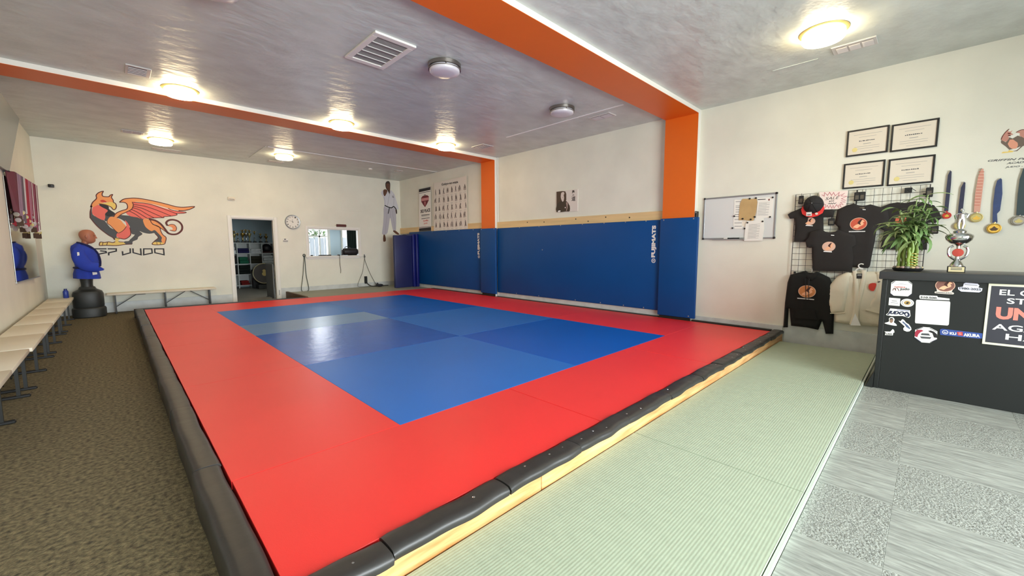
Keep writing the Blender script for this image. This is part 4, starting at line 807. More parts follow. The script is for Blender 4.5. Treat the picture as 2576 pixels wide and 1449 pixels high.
obj('belt', MB().tube([(MX+.02+(.178)*math.cos(a), MY+.222*math.sin(a), .985) for a in [2*PI*k/36 for k in range(36)]], .018, 8, closed=True, flat=.6), mat('navy_belt', (20, 24, 74), .7), dm, smooth=True)
for s in (-1, 1):
    y = MY+s*.235
    sl = obj('sleeve', MB().tube(cr([(MX-.03, MY+s*.17, 1.37), (MX-.06, y, 1.25), (MX-.02, y+s*.015, 1.10), (MX+.06, y+s*.01, 1.01), (MX+.19, y, .985)], 4, False), [.075, .08, .088, .094, .10, .105, .108, .11, .112, .112, .112, .11, .105, .10, .098, .095, .09], 16, flat=.62, upv=(1, 0, 0)), M_bgi, dm, smooth=True, ang=70)
    obj('cuff_flap', MB().prism([(MX+.12, y, 1.06), (MX+.27, y, .93), (MX+.14, y, .90), (MX+.05, y, .93)], (0, s*.02, 0)), M_bgi, sl)
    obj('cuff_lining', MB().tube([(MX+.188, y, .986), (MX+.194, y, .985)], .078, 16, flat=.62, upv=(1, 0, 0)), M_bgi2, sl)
    obj('shoulder_patch', MB().box(MX-.075, y+s*.065-.006, 1.215, MX-.045, y+s*.065+.006, 1.29, c=.003), M_giw, sl, 'white patch')
obj('skirt_label', MB().prism([(MX+.10, MY-.214, .84), (MX+.16, MY-.185, .85), (MX+.155, MY-.19, .93), (MX+.095, MY-.218, .93)], (.004, -.006, 0)), M_giw, dm, 'white label')
o = thing('blue_bottle', (-.71, 11.40, .425), 'small blue bottle standing on the far bench beside the dummy', 'bottle')
obj('body', MB().lathe((-.71, 11.40, .425), [(.034, 0), (.038, .006), (.038, .12), (.03, .14), (.02, .15)], 20), mat('blue_plastic', (38, 62, 150), .35), o, smooth=True); obj('cap', MB().lathe((-.71, 11.40, .425), [(.022, .15), (.022, .175), (.001, .177)], 16), mat('blue_cap', (28, 44, 110), .4), o)
# =================================================================== LEFT WALL
mi = thing('wall_mirror', (XL, 9.6, .9), 'wide wall mirror on the left wall under the row of medals', 'mirror')
mx_ = lambda y: XL+.004+.031*(y-8.74)
def slab(y0, y1, z0, z1, t0, t1): return MB().prism([(mx_(y0)+t0, y0, z0), (mx_(y1)+t0, y1, z0), (mx_(y1)+t0, y1, z1), (mx_(y0)+t0, y0, z1)], (t1-t0, 0, 0))
obj('glass', slab(8.74, 10.5, .90, 2.34, 0, .006), M_mirror, mi); obj('edge_channel', slab(8.72, 10.52, .885, .899, -.003, .012), M_alu, mi)
obj('batten', MB().prism([(XL, 8.8, 1.0), (XL, 10.49, 1.0), (mx_(10.49), 10.49, 1.0)], (0, 0, .04)).prism([(XL, 8.8, 2.2), (XL, 10.49, 2.2), (mx_(10.49), 10.49, 2.2)], (0, 0, .04)), M_alu, mi)
pn = thing('tilted_panel', (-.9, 8.0, 2.4), 'dark grey flat screen tilted out from the left wall below the ceiling', 'screen')
mb = MB(); pts = [(XL+.045, 7.2, 2.40), (XL+.045, 8.9, 2.40), (-.80, 8.9, 3.14), (-.80, 7.2, 3.14)]
obj('screen', mb.prism(pts, (-.035, 0, .01)), M_panel, pn)
obj('top_bezel', MB().prism([(-.805, 7.18, 3.135), (-.805, 8.92, 3.135), (-.815, 8.92, 3.165), (-.815, 7.18, 3.165)], (-.06, 0, .01)), M_white, pn, 'white upper edge')
obj('bracket', MB().obox((-.935, 8.2, 2.85), (.058, 0, .0), (0, .05, 0), (0, 0, .06)), M_black, pn)
rl = thing('medal_rail', (XL+.05, 9.6, 2.39), 'thin dark rail on the left wall carrying the hanging medals', 'rail')
obj('rod', MB().cyl((XL+.06, 8.72, 2.40), (XL+.115, 10.5, 2.40), .008, n=8), M_black, rl)
for y in (8.8, 9.6, 10.4): obj('bracket', MB().box(XL, y-.01, 2.39, XL+.06+.031*(y-8.74), y+.01, 2.41), M_black, rl)
rc = [('maroon', (96, 26, 40)), ('mauve grey', (150, 118, 132)), ('mauve', (138, 104, 122)), ('brown grey', (96, 78, 84)), ('pale grey', (200, 190, 184)), ('red', (166, 22, 44)), ('crimson', (150, 24, 46)), ('pink grey', (176, 128, 140)), ('rose', (160, 84, 104)), ('dark red', (122, 24, 38)), ('white', (220, 210, 206)), ('wine', (104, 26, 44))]
seq = [0, 0, 1, 2, 1, 2, 3, 3, 4, 4, 5, 6, 5, 7, 8, 7, 9, 10, 9, 8, 11, 9, 10, 11]
random.seed(3)
for k, ci in enumerate(seq):
    y = 8.80+k*.071; nm, c = rc[ci]; L = .62+random.uniform(-.12, .12)+(.12 if k > 18 else 0); x = XL+.055; sx = .031*(y-8.74)
    t = thing('hanging_medal', (x, y, 2.4-L), '%s medal from the near end above the mirror, on %s ribbon' % (ORD[k] if k < 16 else ['seventeenth', 'eighteenth', 'nineteenth', 'twentieth', 'twenty-first', 'twenty-second', 'twenty-third', 'twenty-fourth'][k-16], nm), 'medal', 'medals on the left wall rail')
    m = mat('ribbon_'+nm.replace(' ', '_'), c, .6, var=.15, vs=8)
    x0, x1 = XL+.018+sx, XL+.105+sx; zt, zb = 2.405, 2.4-L+.03; xm = XL+.064+sx
    obj('ribbon', MB().prism([(x0, y-.012, zt), (x1, y+.03, zt), (xm+.026, y+.02, zb), (xm-.018, y, zb)], (0, .004, 0)).prism([(x0+.01, y-.04, zt), (x1-.005, y-.005, zt), (xm+.03, y-.004, zb), (xm-.014, y-.02, zb)], (0, .004, 0)), m, t)
    if k in (2, 3, 17, 19, 22): obj('plaque', MB().obox((xm+.005, y, 2.4-L-.035), (.030, .014, 0), (-.002, .005, 0), (0, 0, .040)), mat('dark_bronze', (74, 54, 40), .4, metal=.5), t)
    else: obj('disc', MB().lathe_ax((xm+.006, y, 2.4-L-.015), [(.030, 0), (.032, .003), (.030, .006), (.02, .005), (.001, .006)], (.9, .43, 0), (0, 0, 1), (.43, -.9, 0), 20), (M_nickel, mat('dull_silver', (168, 158, 156), .35, metal=.8), M_bronze)[k % 3], t, smooth=True)
# =================================================================== RIGHT WALL, MAT BAY
FR = lambda par: (lambda n, pts, m, d, lab=None, sm=0: flat(n, 'R', pts, m, par, d, lab, sm))
bn = thing('award_banner', (XR, 10.66, 1.87), 'narrow third place judo banner on the right wall next to the chart', 'banner')
obj('sheet', plate(MB(), 'R', [(10.903, 3.103), (10.277, 3.109), (10.294, 1.842), (10.963, 1.848)], .036, .040), M_paper, bn)
P_ = FR(bn)
P_('band', [(10.903, 3.1), (10.277, 3.107), (10.28, 3.025), (10.907, 3.012)], M_ink, .0412); P_('band', [(10.952, 1.937), (10.294, 1.95), (10.294, 1.852), (10.956, 1.852)], M_ink, .0412)
for p in ([(10.901, 2.987), (10.281, 2.998), (10.282, 2.983), (10.902, 2.972)], [(10.95, 1.972), (10.293, 1.974), (10.294, 1.96), (10.951, 1.957)], [(10.805, 2.227), (10.357, 2.234), (10.357, 2.22), (10.806, 2.21)]): P_('rule', p, M_ink, .0412)
P_('emblem', [(10.793, 2.837), (10.711, 2.884), (10.587, 2.897), (10.454, 2.885), (10.379, 2.848), (10.388, 2.731), (10.475, 2.642), (10.591, 2.549), (10.7, 2.635), (10.791, 2.727)], mat('maroon_print', (112, 34, 44), .6), .0412, 'maroon shield emblem')
P_('emblem_band', [(10.771, 2.817), (10.391, 2.82), (10.394, 2.743), (10.775, 2.738)], mat('pink_print', (206, 140, 140), .6), .0418); P_('emblem_top', [(10.63, 2.919), (10.585, 2.927), (10.53, 2.91), (10.531, 2.886), (10.632, 2.889)], M_grey, .0418)
P_('emblem_stripe', [(10.617, 2.713), (10.561, 2.715), (10.575, 2.602), (10.6, 2.598)], mat('pink_print', (206, 140, 140), .6), .0418)
def qtxt(par, s, q, m, d, wl='R', bold=.02, shear=0):      # q = bottom-left, bottom-right, top-left
    (a, b), (c, e), (f, g_) = q; return txt('lettering', s, wl, (a, b), (c-a, e-b), (f-a, g_-b), m, par, d=d, bold=bold, shear=shear)
qtxt(bn, '3RD PLACE', [(10.853, 2.387), (10.319, 2.405), (10.853, 2.485)], M_ink, .0415, bold=.04)
P_('small_print', [(10.806, 2.311), (10.358, 2.315), (10.357, 2.335), (10.805, 2.334)], M_char, .0412); P_('small_print', [(10.798, 2.281), (10.363, 2.285), (10.363, 2.294), (10.798, 2.293)], M_grey, .0412)
qtxt(bn, 'Griffin', [(10.712, 2.125), (10.431, 2.13), (10.709, 2.179)], M_redp, .0415); qtxt(bn, 'Judo', [(10.686, 2.044), (10.474, 2.053), (10.684, 2.093)], M_redp, .0415)
for s, q in ((0, [(10.903, 3.1), (10.277, 3.107)]), (1, [(10.956, 1.847), (10.294, 1.845)])):
    obj('rod', MB().cyl(W('R', *q[0], .04), W('R', *q[1], .04), .008, n=8), M_alu, bn)
ch = thing('judo_chart', (XR, 9.4, 1.85), 'large white wall chart of forty throws with title Gokyo-no-waza', 'poster')
obj('sheet', plate(MB(), 'R', [(10.107, 3.196), (8.587, 3.215), (8.566, 1.844), (10.15, 1.838)], .036, .039), mat('chart_paper', (230, 224, 212), .6), ch)
qtxt(ch, 'Gokyo-no-waza', [(9.721, 3.064), (8.955, 3.054), (9.718, 3.147)], M_ink, .0405, bold=.03)
random.seed(11); mb = MB(); ml = MB()
for r_ in range(5):
    for c_ in range(8):
        # bilinear cell centre in wall coordinates
        (a0, z0), (a1, z1), (a2, z2), (a3, z3) = [(10.023, 2.932), (8.672, 2.94), (10.027, 2.011), (8.667, 2.004)]
        u, v = c_/7, r_/4; a = a0*(1-u)*(1-v)+a1*u*(1-v)+a2*(1-u)*v+a3*u*v; z = z0*(1-u)*(1-v)+z1*u*(1-v)+z2*(1-u)*v+z3*u*v
        for s in range(2):
            x = a+random.uniform(-.03, .03); ln = random.uniform(-.5, .5); hh = random.uniform(.08, .11)
            pts = [(x-.016, z+hh*.4), (x+.016, z+hh*.45), (x+.018+ln*.05, z), (x+.034+ln*.04, z-hh*.9), (x+.016+ln*.04, z-hh*.9), (x+ln*.04, z-hh*.2), (x-.022+ln*.04, z-hh*.9), (x-.036+ln*.03, z-hh*.85), (x-.014+ln*.05, z)]
            mb.face([W('R', p, q, .0400+.0003*s) for p, q in pts]); mb.face([W('R', x+.012*math.cos(t*PI/3), z+hh*.6+.014*math.sin(t*PI/3), .0402) for t in range(6)])
        ml.face([W('R', p, q, .040) for p, q in rect(a-.05, z-.135, a+.05, z-.128)])
obj('printed_figures', mb, mat('chart_figure_ink', (112, 102, 96), .7), ch, 'rows of printed throwing pairs', kind='stuff'); obj('captions', ml, M_grey, ch, kind='stuff')
po = thing('portrait_print', (XR, 5.31, 2.08), 'small unframed print of a man in dark robe with brush characters', 'picture')
obj('canvas', plate(MB(), 'R', [(5.577, 2.518), (5.026, 2.513), (5.025, 2.078), (5.576, 2.088)], 0, .018), mat('print_paper', (222, 214, 204), .6), po)
U_ = FR(po)
U_('backdrop', [(5.574, 2.513), (5.432, 2.513), (5.341, 2.5), (5.315, 2.445), (5.313, 2.32), (5.427, 2.092), (5.569, 2.091)], mat('sepia_dark', (74, 56, 42), .6), .0185, 'dark brown backdrop')
U_('robe', [(5.561, 2.239), (5.515, 2.286), (5.43, 2.31), (5.326, 2.301), (5.274, 2.272), (5.235, 2.214), (5.219, 2.183), (5.221, 2.089), (5.31, 2.089), (5.569, 2.091), (5.571, 2.214)], mat('sepia_robe', (58, 48, 36), .6), .019, 'dark robe', 2)
U_('face', [(5.454, 2.448), (5.438, 2.482), (5.393, 2.49), (5.354, 2.474), (5.347, 2.438), (5.353, 2.394), (5.371, 2.335), (5.403, 2.292), (5.436, 2.33), (5.457, 2.388)], mat('sepia_face', (214, 200, 190), .6), .0194, 'pale face', 3)
U_('hair', [(5.373, 2.488), (5.338, 2.472), (5.331, 2.422), (5.346, 2.363), (5.378, 2.326), (5.369, 2.375), (5.382, 2.426), (5.363, 2.455)], mat('sepia_dark', (74, 56, 42), .6), .0197, None, 2)
U_('arm', [(5.319, 2.271), (5.287, 2.283), (5.271, 2.242), (5.276, 2.167), (5.297, 2.098), (5.314, 2.105), (5.298, 2.169)], mat('sepia_arm', (170, 148, 138), .6), .0197); U_('crest', ell(*[(5.337, 2.169)][0], .014, .014, 10), M_paper, .0198); U_('hand', [(5.533, 2.109), (5.5, 2.124), (5.46, 2.117), (5.466, 2.092), (5.526, 2.088)], M_paper, .0198); U_('features', [(5.421, 2.385), (5.391, 2.382), (5.391, 2.372), (5.421, 2.375)], mat('sepia_arm', (170, 148, 138), .6), .0199)
for s_, q in (('柔', [(5.175, 2.398), (5.097, 2.396), (5.173, 2.501)]), ('道', [(5.18, 2.287), (5.08, 2.284), (5.178, 2.383)])): qtxt(po, s_, q, M_ink, .0186, bold=.02)
# =================================================================== WHITEBOARD
wb = thing('whiteboard', (XR, 2.06, 1.47), 'aluminium framed whiteboard with pinned papers right of the front orange post', 'whiteboard')
obj('panel', MB().box(XR-.012, 1.585, 1.485, XR, 2.54, 2.11), M_board, wb)
for a in ((1.565, 2.095, 2.56, 2.118), (1.565, 1.472, 2.56, 1.492)): obj('rail', MB().box(XR-.022, a[0], a[1], XR, a[2], a[3], c=.003), M_alu, wb)
for a in (1.565, 2.54): obj('stile', MB().box(XR-.022, a, 1.492, XR, a+.02, 2.095, c=.003), M_alu, wb)
for a in (1.560, 2.535):
    for z in (1.467, 2.092): obj('corner_cap', MB().box(XR-.028, a, z, XR, a+.03, z+.03, c=.006), M_black, wb)
obj('pen_tray', MB().box(XR-.06, 1.95, 1.462, XR, 2.40, 1.474, c=.002), M_alu, wb)
for y, c, n_ in ((2.18, M_white, 'white'), (2.11, M_black, 'black'), (2.04, M_black, 'second black')):
    o = obj('marker', MB().cyl((XR-.045, y, 1.483), (XR-.045, y+.055, 1.483), .009, n=10), c, label='%s marker lying on the whiteboard tray' % n_, cat='marker'); obj('cap', MB().cyl((XR-.045, y-.02, 1.483), (XR-.045, y, 1.483), .010, n=10), M_black, o)
def wbm(x, y):
    u, v = (x-900)/200, (y-200)/700
    return tuple((2.126, 2.079)[i]*(1-u)*(1-v)+(2.02, 2.07)[i]*u*(1-v)+(2.107, 1.678)[i]*(1-u)*v+(2.001, 1.673)[i]*u*v for i in (0, 1))
def paper(n, pts, m, d, lab, lines=None, cat='paper'):
    o = obj(n, plate(MB(), 'R', pts, d-.002, d), m, label=lab, cat=cat)
    if lines:
        mb = MB(); q, k, f = lines; (a0, z0), (a1, z1), (a2, z2) = q
        for i in range(k):
            v = i/(k-1); w_ = f*(1-.25*((i*7) % 3 == 1))
            p = (a0+(a2-a0)*v, z0+(z2-z0)*v); e = (p[0]+(a1-a0)*w_, p[1]+(z1-z0)*w_); t = abs(z2-z0)/(k-1)*.28
            mb.face([W('R', p[0], p[1], d+.0006), W('R', e[0], e[1], d+.0006), W('R', e[0], e[1]-t, d+.0006), W('R', p[0], p[1]-t, d+.0006)])
        obj('printed_lines', mb, M_grey, o, kind='stuff')
    return o
o = paper('schedule_sheet', [(2.122, 2.06), (2.014, 2.051), (1.993, 1.622), (2.096, 1.625), (2.12, 1.678)], M_paper, .015, 'narrow ruled schedule sheet at the left of the whiteboard papers')
mb = MB()
for y in (280, 390, 430, 490, 550, 612, 665, 742, 832, 920): mb.face([W('R', a, z, .0158) for a, z in [wbm(940-(y > 600)*30, y), wbm(1100, y-4), wbm(1100, y+6), wbm(940-(y > 600)*30, y+10)]])
obj('ruled_lines', mb, M_char, o, kind='stuff')
paper('kraft_sheet', [(2.019, 2.047), (2.004, 2.064), (1.821, 2.048), (1.811, 1.997), (1.818, 1.876), (1.833, 1.778), (1.85, 1.731), (1.979, 1.749), (2.046, 1.75), (2.046, 1.846), (2.038, 2.004)], M_kraft, .021, 'brown kraft paper sheet pinned in the middle of the whiteboard')
o = paper('notice_sheet', [(1.817, 2.058), (1.607, 2.056), (1.613, 1.766), (1.817, 1.771), (1.809, 1.997)], M_paper, .017, 'white typed notice pinned at the upper right of the whiteboard', ([(1.791, 1.99), (1.644, 1.989), (1.804, 1.809)], 16, .95))
obj('heading', plate(MB(), 'R', [(1.809, 2.041), (1.708, 2.037), (1.708, 2.028), (1.808, 2.03)], .0170, .0176), M_ink, o); obj('round_logo', plate(MB(), 'R', ell(*[(1.665, 2.022)][0], .011, .014, 14), .017, .0176), mat('brown_red_print', (132, 70, 60), .6), o)
paper('notice_sheet', [(1.931, 1.732), (1.712, 1.739), (1.702, 1.629), (1.716, 1.442), (1.958, 1.442), (1.95, 1.694)], M_paper, .024, 'white typed notice hanging over the lower edge of the whiteboard', ([(1.903, 1.681), (1.754, 1.686), (1.914, 1.478)], 18, .98))
paper('small_note', [(1.996, 1.741), (1.911, 1.737), (1.908, 1.67), (1.958, 1.638), (2.001, 1.673)], M_cream, .0142, 'small cream note under the brown paper on the whiteboard')
paper('small_note', [(1.832, 1.772), (1.719, 1.772), (1.717, 1.733), (1.83, 1.728)], M_paper, .0142, 'white note strip between the two typed notices')
for k, p in enumerate([(1.911, 2.057), (1.831, 2.06), (1.619, 2.05), (2.109, 1.814), (1.991, 1.77), (1.883, 1.755), (1.925, 1.709), (1.728, 1.719), (1.638, 1.778), (2.125, 1.637), (1.959, 1.624), (1.833, 1.788)]):
    obj('round_magnet', MB().lathe_ax(W('R', *p, .024), [(.0115, -.004), (.0125, 0), (.011, .008), (.001, .009)], (0, 1, 0), (0, 0, 1), (-1, 0, 0), 14), M_black, label='small round black magnet, %s' % ('top of the brown paper', 'upper left corner of the right notice', 'upper right corner of the whiteboard', 'left edge of the schedule sheet', 'lower left corner of the brown paper', 'lower right corner of the brown paper', 'upper left corner of the lower notice', 'upper right corner of the lower notice', 'lower right corner of the upper notice', 'lower left corner of the schedule sheet', 'left of the lower notice', 'right edge of the brown paper')[k], cat='magnet', group='black magnets on the whiteboard')
o = thing('hinge_bracket', (XR-.1, 2.63, 1.84), 'small black latch at the top edge of the front post pad', 'latch'); obj('plate', MB().box(XR-.10, 2.635, 1.83, XR-.02, 2.669, 1.92, c=.004), M_black, o); obj('pin', MB().cyl((XR-.105, 2.65, 1.9), (XR-.10, 2.65, 1.9), .012, n=8), M_alu, o)
# =================================================================== GRID PANEL DISPLAY
gd = thing('wire_grid', (XR-.03, .70, .86), 'black wire grid display panel on the right wall holding the clothes', 'display grid')
for pnl in range(2):
    ya = 1.343-.645*pnl; yb = ya-.64
    gp = obj('grid_panel', MB().tube([(XR-.03, ya, .86), (XR-.03, ya, 2.06), (XR-.03, yb, 2.06), (XR-.03, yb, .86)], .0045, 6, closed=True), M_wire, gd)
    for k in range(1, 8): y = ya-.08*k; obj('wire', MB().cyl((XR-.03, y, .86), (XR-.03, y, 2.06), .0024, n=6), M_wire, gp)
    for k in range(1, 16): z = 2.06-.08*k+.0; obj('wire', MB().cyl((XR-.034, ya, z), (XR-.034, yb, z), .0024, n=6), M_wire, gp)
for y in (1.3, .7, .1):
    for z in (1.95, 1.0): obj('wall_clip', MB().box(XR-.036, y-.012, z-.012, XR-.001, y+.012, z+.012, c=.003), M_wire, gd)
def logo(par, wl, cpt, ra, rz, d, bg1, tx='GRIFFIN JUDO', tw=1.0):
    """round griffin badge print"""
    a, z = cpt; s = -1 if wl in 'RD' else 1
    E = lambda pts: [(a+s*ra*u, z+rz*v) for u, v in pts]
    flat('badge_ring', wl, ell(a, z, ra, rz, 28), mat('badge_ring_print', (216, 176, 150), .7), par, d)
    flat('badge_field', wl, ell(a, z, ra*.92, rz*.92, 28), bg1, par, d+.0005)
    mk = mat('badge_figure_print', (240, 180, 140), .7)
    flat('badge_bird', wl, cr(E([(-.6, -.55), (-.3, -.15), (.0, .0), (.15, .35), (.45, .6), (.7, .35), (.5, .25), (.62, -.05), (.4, -.3), (.15, -.45), (-.1, -.7), (-.35, -.62)]), 3), mk, par, d+.001)
    flat('badge_wing', wl, cr(E([(-.1, .1), (.05, .5), (.4, .8), (.3, .4), (.2, .1), (.3, -.2)]), 3), mat('badge_dark_print', (70, 34, 26), .7), par, d+.0013)
    if tx:
        flat('badge_strip', wl, [(a+s*ra*-1.05, z-rz*1.13), (a+s*ra*.85, z-rz*1.16), (a+s*ra*.85, z-rz*1.30), (a+s*ra*-1.05, z-rz*1.29)], M_giw, par, d)
        txt('lettering', tx, wl, (a-s*ra*1.0, z-rz*1.275), (s*ra*1.8, 0), (0, rz*.10), M_ink, par, d=d+.0005)
BG1 = mat('badge_field_print', (196, 84, 58), .7); BG2 = mat('badge_tan_print', (222, 180, 160), .7)
# shirts (outline in wall coordinates, traced at their own depth)
t = thing('black_tshirt', (XR-.05, 1.16, 1.43), 'small black t-shirt hanging at the left of the grid below the cap', 't-shirt', 'black t-shirts on the wire grid')
cloth([(1.423, 1.798), (1.381, 1.829), (1.309, 1.858), (1.25, 1.887), (1.198, 1.837), (1.122, 1.832), (1.053, 1.837), (0.934, 1.833), (0.908, 1.818), (0.919, 1.743), (0.954, 1.736), (1.021, 1.736), (1.008, 1.556), (1.036, 1.537), (1.119, 1.422), (1.33, 1.424), (1.327, 1.619), (1.336, 1.74), (1.393, 1.739)], 'R', .042, .012, 'fabric', M_shirt, t, seed=1, fold=.004)
logo(t, 'R', [(1.17, 1.692)][0], .068, .052, .0600, BG2, None); flat('white_underline', 'R', [(1.22, 1.649), (1.127, 1.636), (1.126, 1.626), (1.219, 1.636)], M_giw, t, .0605)
t = thing('black_tshirt', (XR-.05, .65, 1.20), 'large black t-shirt with round orange griffin badge in the middle of the grid', 't-shirt', 'black t-shirts on the wire grid')
cloth([(0.878, 1.826), (0.792, 1.872), (0.721, 1.895), (0.682, 1.87), (0.634, 1.858), (0.597, 1.861), (0.561, 1.87), (0.459, 1.827), (0.398, 1.785), (0.377, 1.667), (0.417, 1.565), (0.484, 1.6), (0.491, 1.42), (0.507, 1.257), (0.517, 1.117), (0.533, 1.086), (0.681, 1.099), (0.804, 1.102), (0.841, 1.285), (0.855, 1.602), (0.898, 1.648)], 'R', .060, .014, 'fabric', M_shirt, t, seed=2, fold=.005)
logo(t, 'R', [(0.658, 1.636)][0], .083, .077, .0815, BG1); flat('size_tag', 'R', [(0.678, 1.821), (0.601, 1.811), (0.6, 1.803), (0.678, 1.812)], M_giw, t, .0785); flat('neck_print', 'R', [(0.663, 1.839), (0.614, 1.835), (0.613, 1.823), (0.662, 1.826)], mat('tag_grey', (120, 110, 90), .7), t, .0785)
t = thing('black_tshirt', (XR-.08, .93, 1.0), 'black t-shirt with pale badge hanging lowest, over the other shirts', 't-shirt', 'black t-shirts on the wire grid')
cloth([(1.143, 1.547), (1.069, 1.571), (1.017, 1.575), (0.984, 1.549), (0.937, 1.539), (0.882, 1.546), (0.853, 1.57), (0.781, 1.537), (0.682, 1.497), (0.665, 1.379), (0.702, 1.349), (0.68, 1.237), (0.682, 1.036), (0.871, 1.035), (1.086, 1.033), (1.108, 1.218), (1.115, 1.349), (1.137, 1.343), (1.175, 1.35), (1.191, 1.429), (1.155, 1.481)], 'R', .082, .012, 'fabric', M_shirt, t, seed=3, fold=.005)
logo(t, 'R', [(0.934, 1.355)][0], .070, .064, .1010, BG2, None); flat('white_underline', 'R', [(0.985, 1.299), (0.898, 1.293), (0.897, 1.28), (0.984, 1.286)], M_giw, t, .1015); flat('size_tag', 'R', [(0.92, 1.507), (0.887, 1.503), (0.886, 1.494), (0.919, 1.497)], M_giw, t, .1000)
t = thing('black_tshirt', (XR-.05, .2, 1.33), 'black t-shirt at the right of the grid, half hidden by the plant', 't-shirt', 'black t-shirts on the wire grid')
cloth([(0.556, 1.81), (0.462, 1.83), (0.388, 1.866), (0.32, 1.877), (0.256, 1.863), (0.173, 1.878), (0.088, 1.85), (0.013, 1.819), (-0.034, 1.742), (-0.054, 1.67), (-0.009, 1.616), (0.048, 1.633), (0.036, 1.316), (0.263, 1.312), (0.437, 1.327), (0.417, 1.544), (0.472, 1.591), (0.54, 1.563), (0.566, 1.703)], 'R', .046, .012, 'fabric', M_shirt, t, seed=4, fold=.005)
flat('badge_print', 'R', ell(*[(0.276, 1.665)][0], .05, .05, 20), mat('red_badge_print', (190, 90, 62), .7), t, .0635)
# cap
t = thing('baseball_cap', (XR-.1, 1.13, 1.75), 'black baseball cap with flat red brim hanging on the grid', 'cap')
cp = Vector(W('R', 1.135, 1.90, .05)); capm = MB()
rr = []
for i in range(9):
    a = i/8*PI/2; rr.append([cp+Vector((-.125*math.sin(a), .112*math.cos(a)*math.cos(b), .125*math.cos(a)*math.sin(b)+(.02*math.sin(a)))) for b in [2*PI*k/28 for k in range(28)]])
obj('crown', capm.rings(rr), mat('cap_black_wool', (34, 32, 32), .85), t, smooth=True, ang=70)
obj('button', MB().sph(cp+Vector((-.128, 0, .022)), .008, n=8), M_alu, t)
for b in range(3): obj('panel_seam', MB().tube([cp+Vector((-.126*math.sin(a), .1135*math.cos(a)*math.cos(b*PI/3), .1265*math.cos(a)*math.sin(b*PI/3)+.02*math.sin(a))) for a in [PI*k/16 for k in range(17)]], .0018, 4), M_wire, t)
obj('brim', MB().prism([W('R', 1.135+s, z, .075+q) for s, z, q in [(.115, 1.90, -.01), (.13, 1.85, .0), (.11, 1.79, .02), (.06, 1.755, .035), (0, 1.742, .04), (-.06, 1.755, .035), (-.11, 1.79, .02), (-.125, 1.85, .0), (-.108, 1.89, -.01), (-.06, 1.84, .02), (0, 1.825, .03), (.06, 1.84, .02)]], (.006, 0, .002)), mat('red_brim', (226, 48, 48), .6), t, 'red flat brim')
obj('size_sticker', MB().obox(W('R', 1.165, 1.785, .125), (0, .03, 0), (-.012, 0, .024), (-.001, 0, -.0005)), M_paper, t, 'white square sticker'); obj('sticker_bars', MB().obox(W('R', 1.165, 1.793, .1285), (0, .018, 0), (-.0025, 0, .005), (-.001, 0, -.0005)).obox(W('R', 1.165, 1.776, .1215+.002), (0, .018, 0), (-.002, 0, .004), (-.001, 0, -.0005)), M_ink, t)
obj('round_sticker', MB().lathe_ax(W('R', 1.085, 1.785, .119), [(.016, 0), (.016, .002), (.001, .003)], (0, 1, 0), (-.4, 0, .9), (-.9, 0, -.4), 14), M_cream, t)
# sale sign
t = thing('sale_sign', (XR-.06, .93, 1.83), 'hand drawn white SALE sign with starburst border clipped to the grid', 'sign')
obj('sheet', plate(MB(), 'R', [(1.085, 2.067), (0.789, 2.06), (0.797, 1.833), (1.046, 1.84)], .050, .053), mat('sign_paper', (240, 222, 214), .7), t)
mb = MB()
burst = [(1.054, 2.032), (1.027, 2.011), (1.025, 2.058), (0.991, 2.017), (0.973, 2.056), (0.95, 2.013), (0.932, 2.049), (0.912, 2.005), (0.874, 2.046), (0.879, 2.002), (0.819, 2.029), (0.854, 1.998), (0.795, 1.99), (0.847, 1.963), (0.801, 1.938), (0.85, 1.939), (0.805, 1.917), (0.854, 1.917), (0.825, 1.887), (0.86, 1.896), (0.843, 1.858), (0.872, 1.885), (0.867, 1.85), (0.892, 1.892), (0.915, 1.85), (0.927, 1.886), (0.938, 1.849), (0.958, 1.888), (0.971, 1.854), (0.986, 1.89), (1.008, 1.86), (1.005, 1.901), (1.037, 1.916)]
stroke(mb, 'R', burst, .006, .0545, False); obj('starburst', mb, mat('red_marker', (190, 110, 120), .7), t)
qtxt(t, 'SALE', [(1.014, 1.959), (0.874, 1.963), (1.008, 1.996)], M_ink, .0545, bold=-.005, shear=.2); qtxt(t, '$20', [(0.973, 1.931), (0.92, 1.933), (0.973, 1.948)], M_ink, .0545); obj('scribble', stroke(MB(), 'R', [(0.981, 1.907), (0.967, 1.916), (0.959, 1.904), (0.947, 1.917), (0.936, 1.904), (0.924, 1.917), (0.913, 1.905), (0.896, 1.916)], .006, .0545), M_char, t)
# keychain packs
def pack(p, s_, lab, wd=.028, hh=.055, dd=.05, cat='keychain'):
    (a, z), = p; t = thing('hanging_keychain', W('R', a, z, dd), lab, cat, 'packed keychains on the wire grid')
    obj('card', MB().box(XR-dd-.01, a-wd, z-hh, XR-dd, a+wd, z+hh, c=.006), M_black, t); obj('hook', MB().tube([W('R', a, z+hh, dd), W('R', a, z+hh+.025, dd+.01), W('R', a, z+hh+.03, .036)], .0025, 5), M_wire, t)
    obj('window', MB().box(XR-dd-.011, a-wd*.6, z-hh*.6, XR-dd-.0098, a+wd*.6, z+hh*.3), mat('blister_grey', (86, 80, 70), .25), t)
pack([(1.276, 1.984)], 1, 'small black keychain pack hanging left of the cap'); pack([(0.695, 1.975)], 1, 'black keychain pack right of the sale sign, left of its pair')
pack([(0.646, 1.976)], 1, 'black keychain pack right of the sale sign, right of its pair'); pack([(0.932, 1.674)], 1, 'brown keychain pack hanging between the shirts', .035, .045)
pack([(0.061, 1.968)], 1, 'black keychain pack at the upper right corner of the grid', .03, .055); pack([(-0.009, 1.541)], 1, 'small dark keychain behind the right side of the plant', .032, .045, .05)
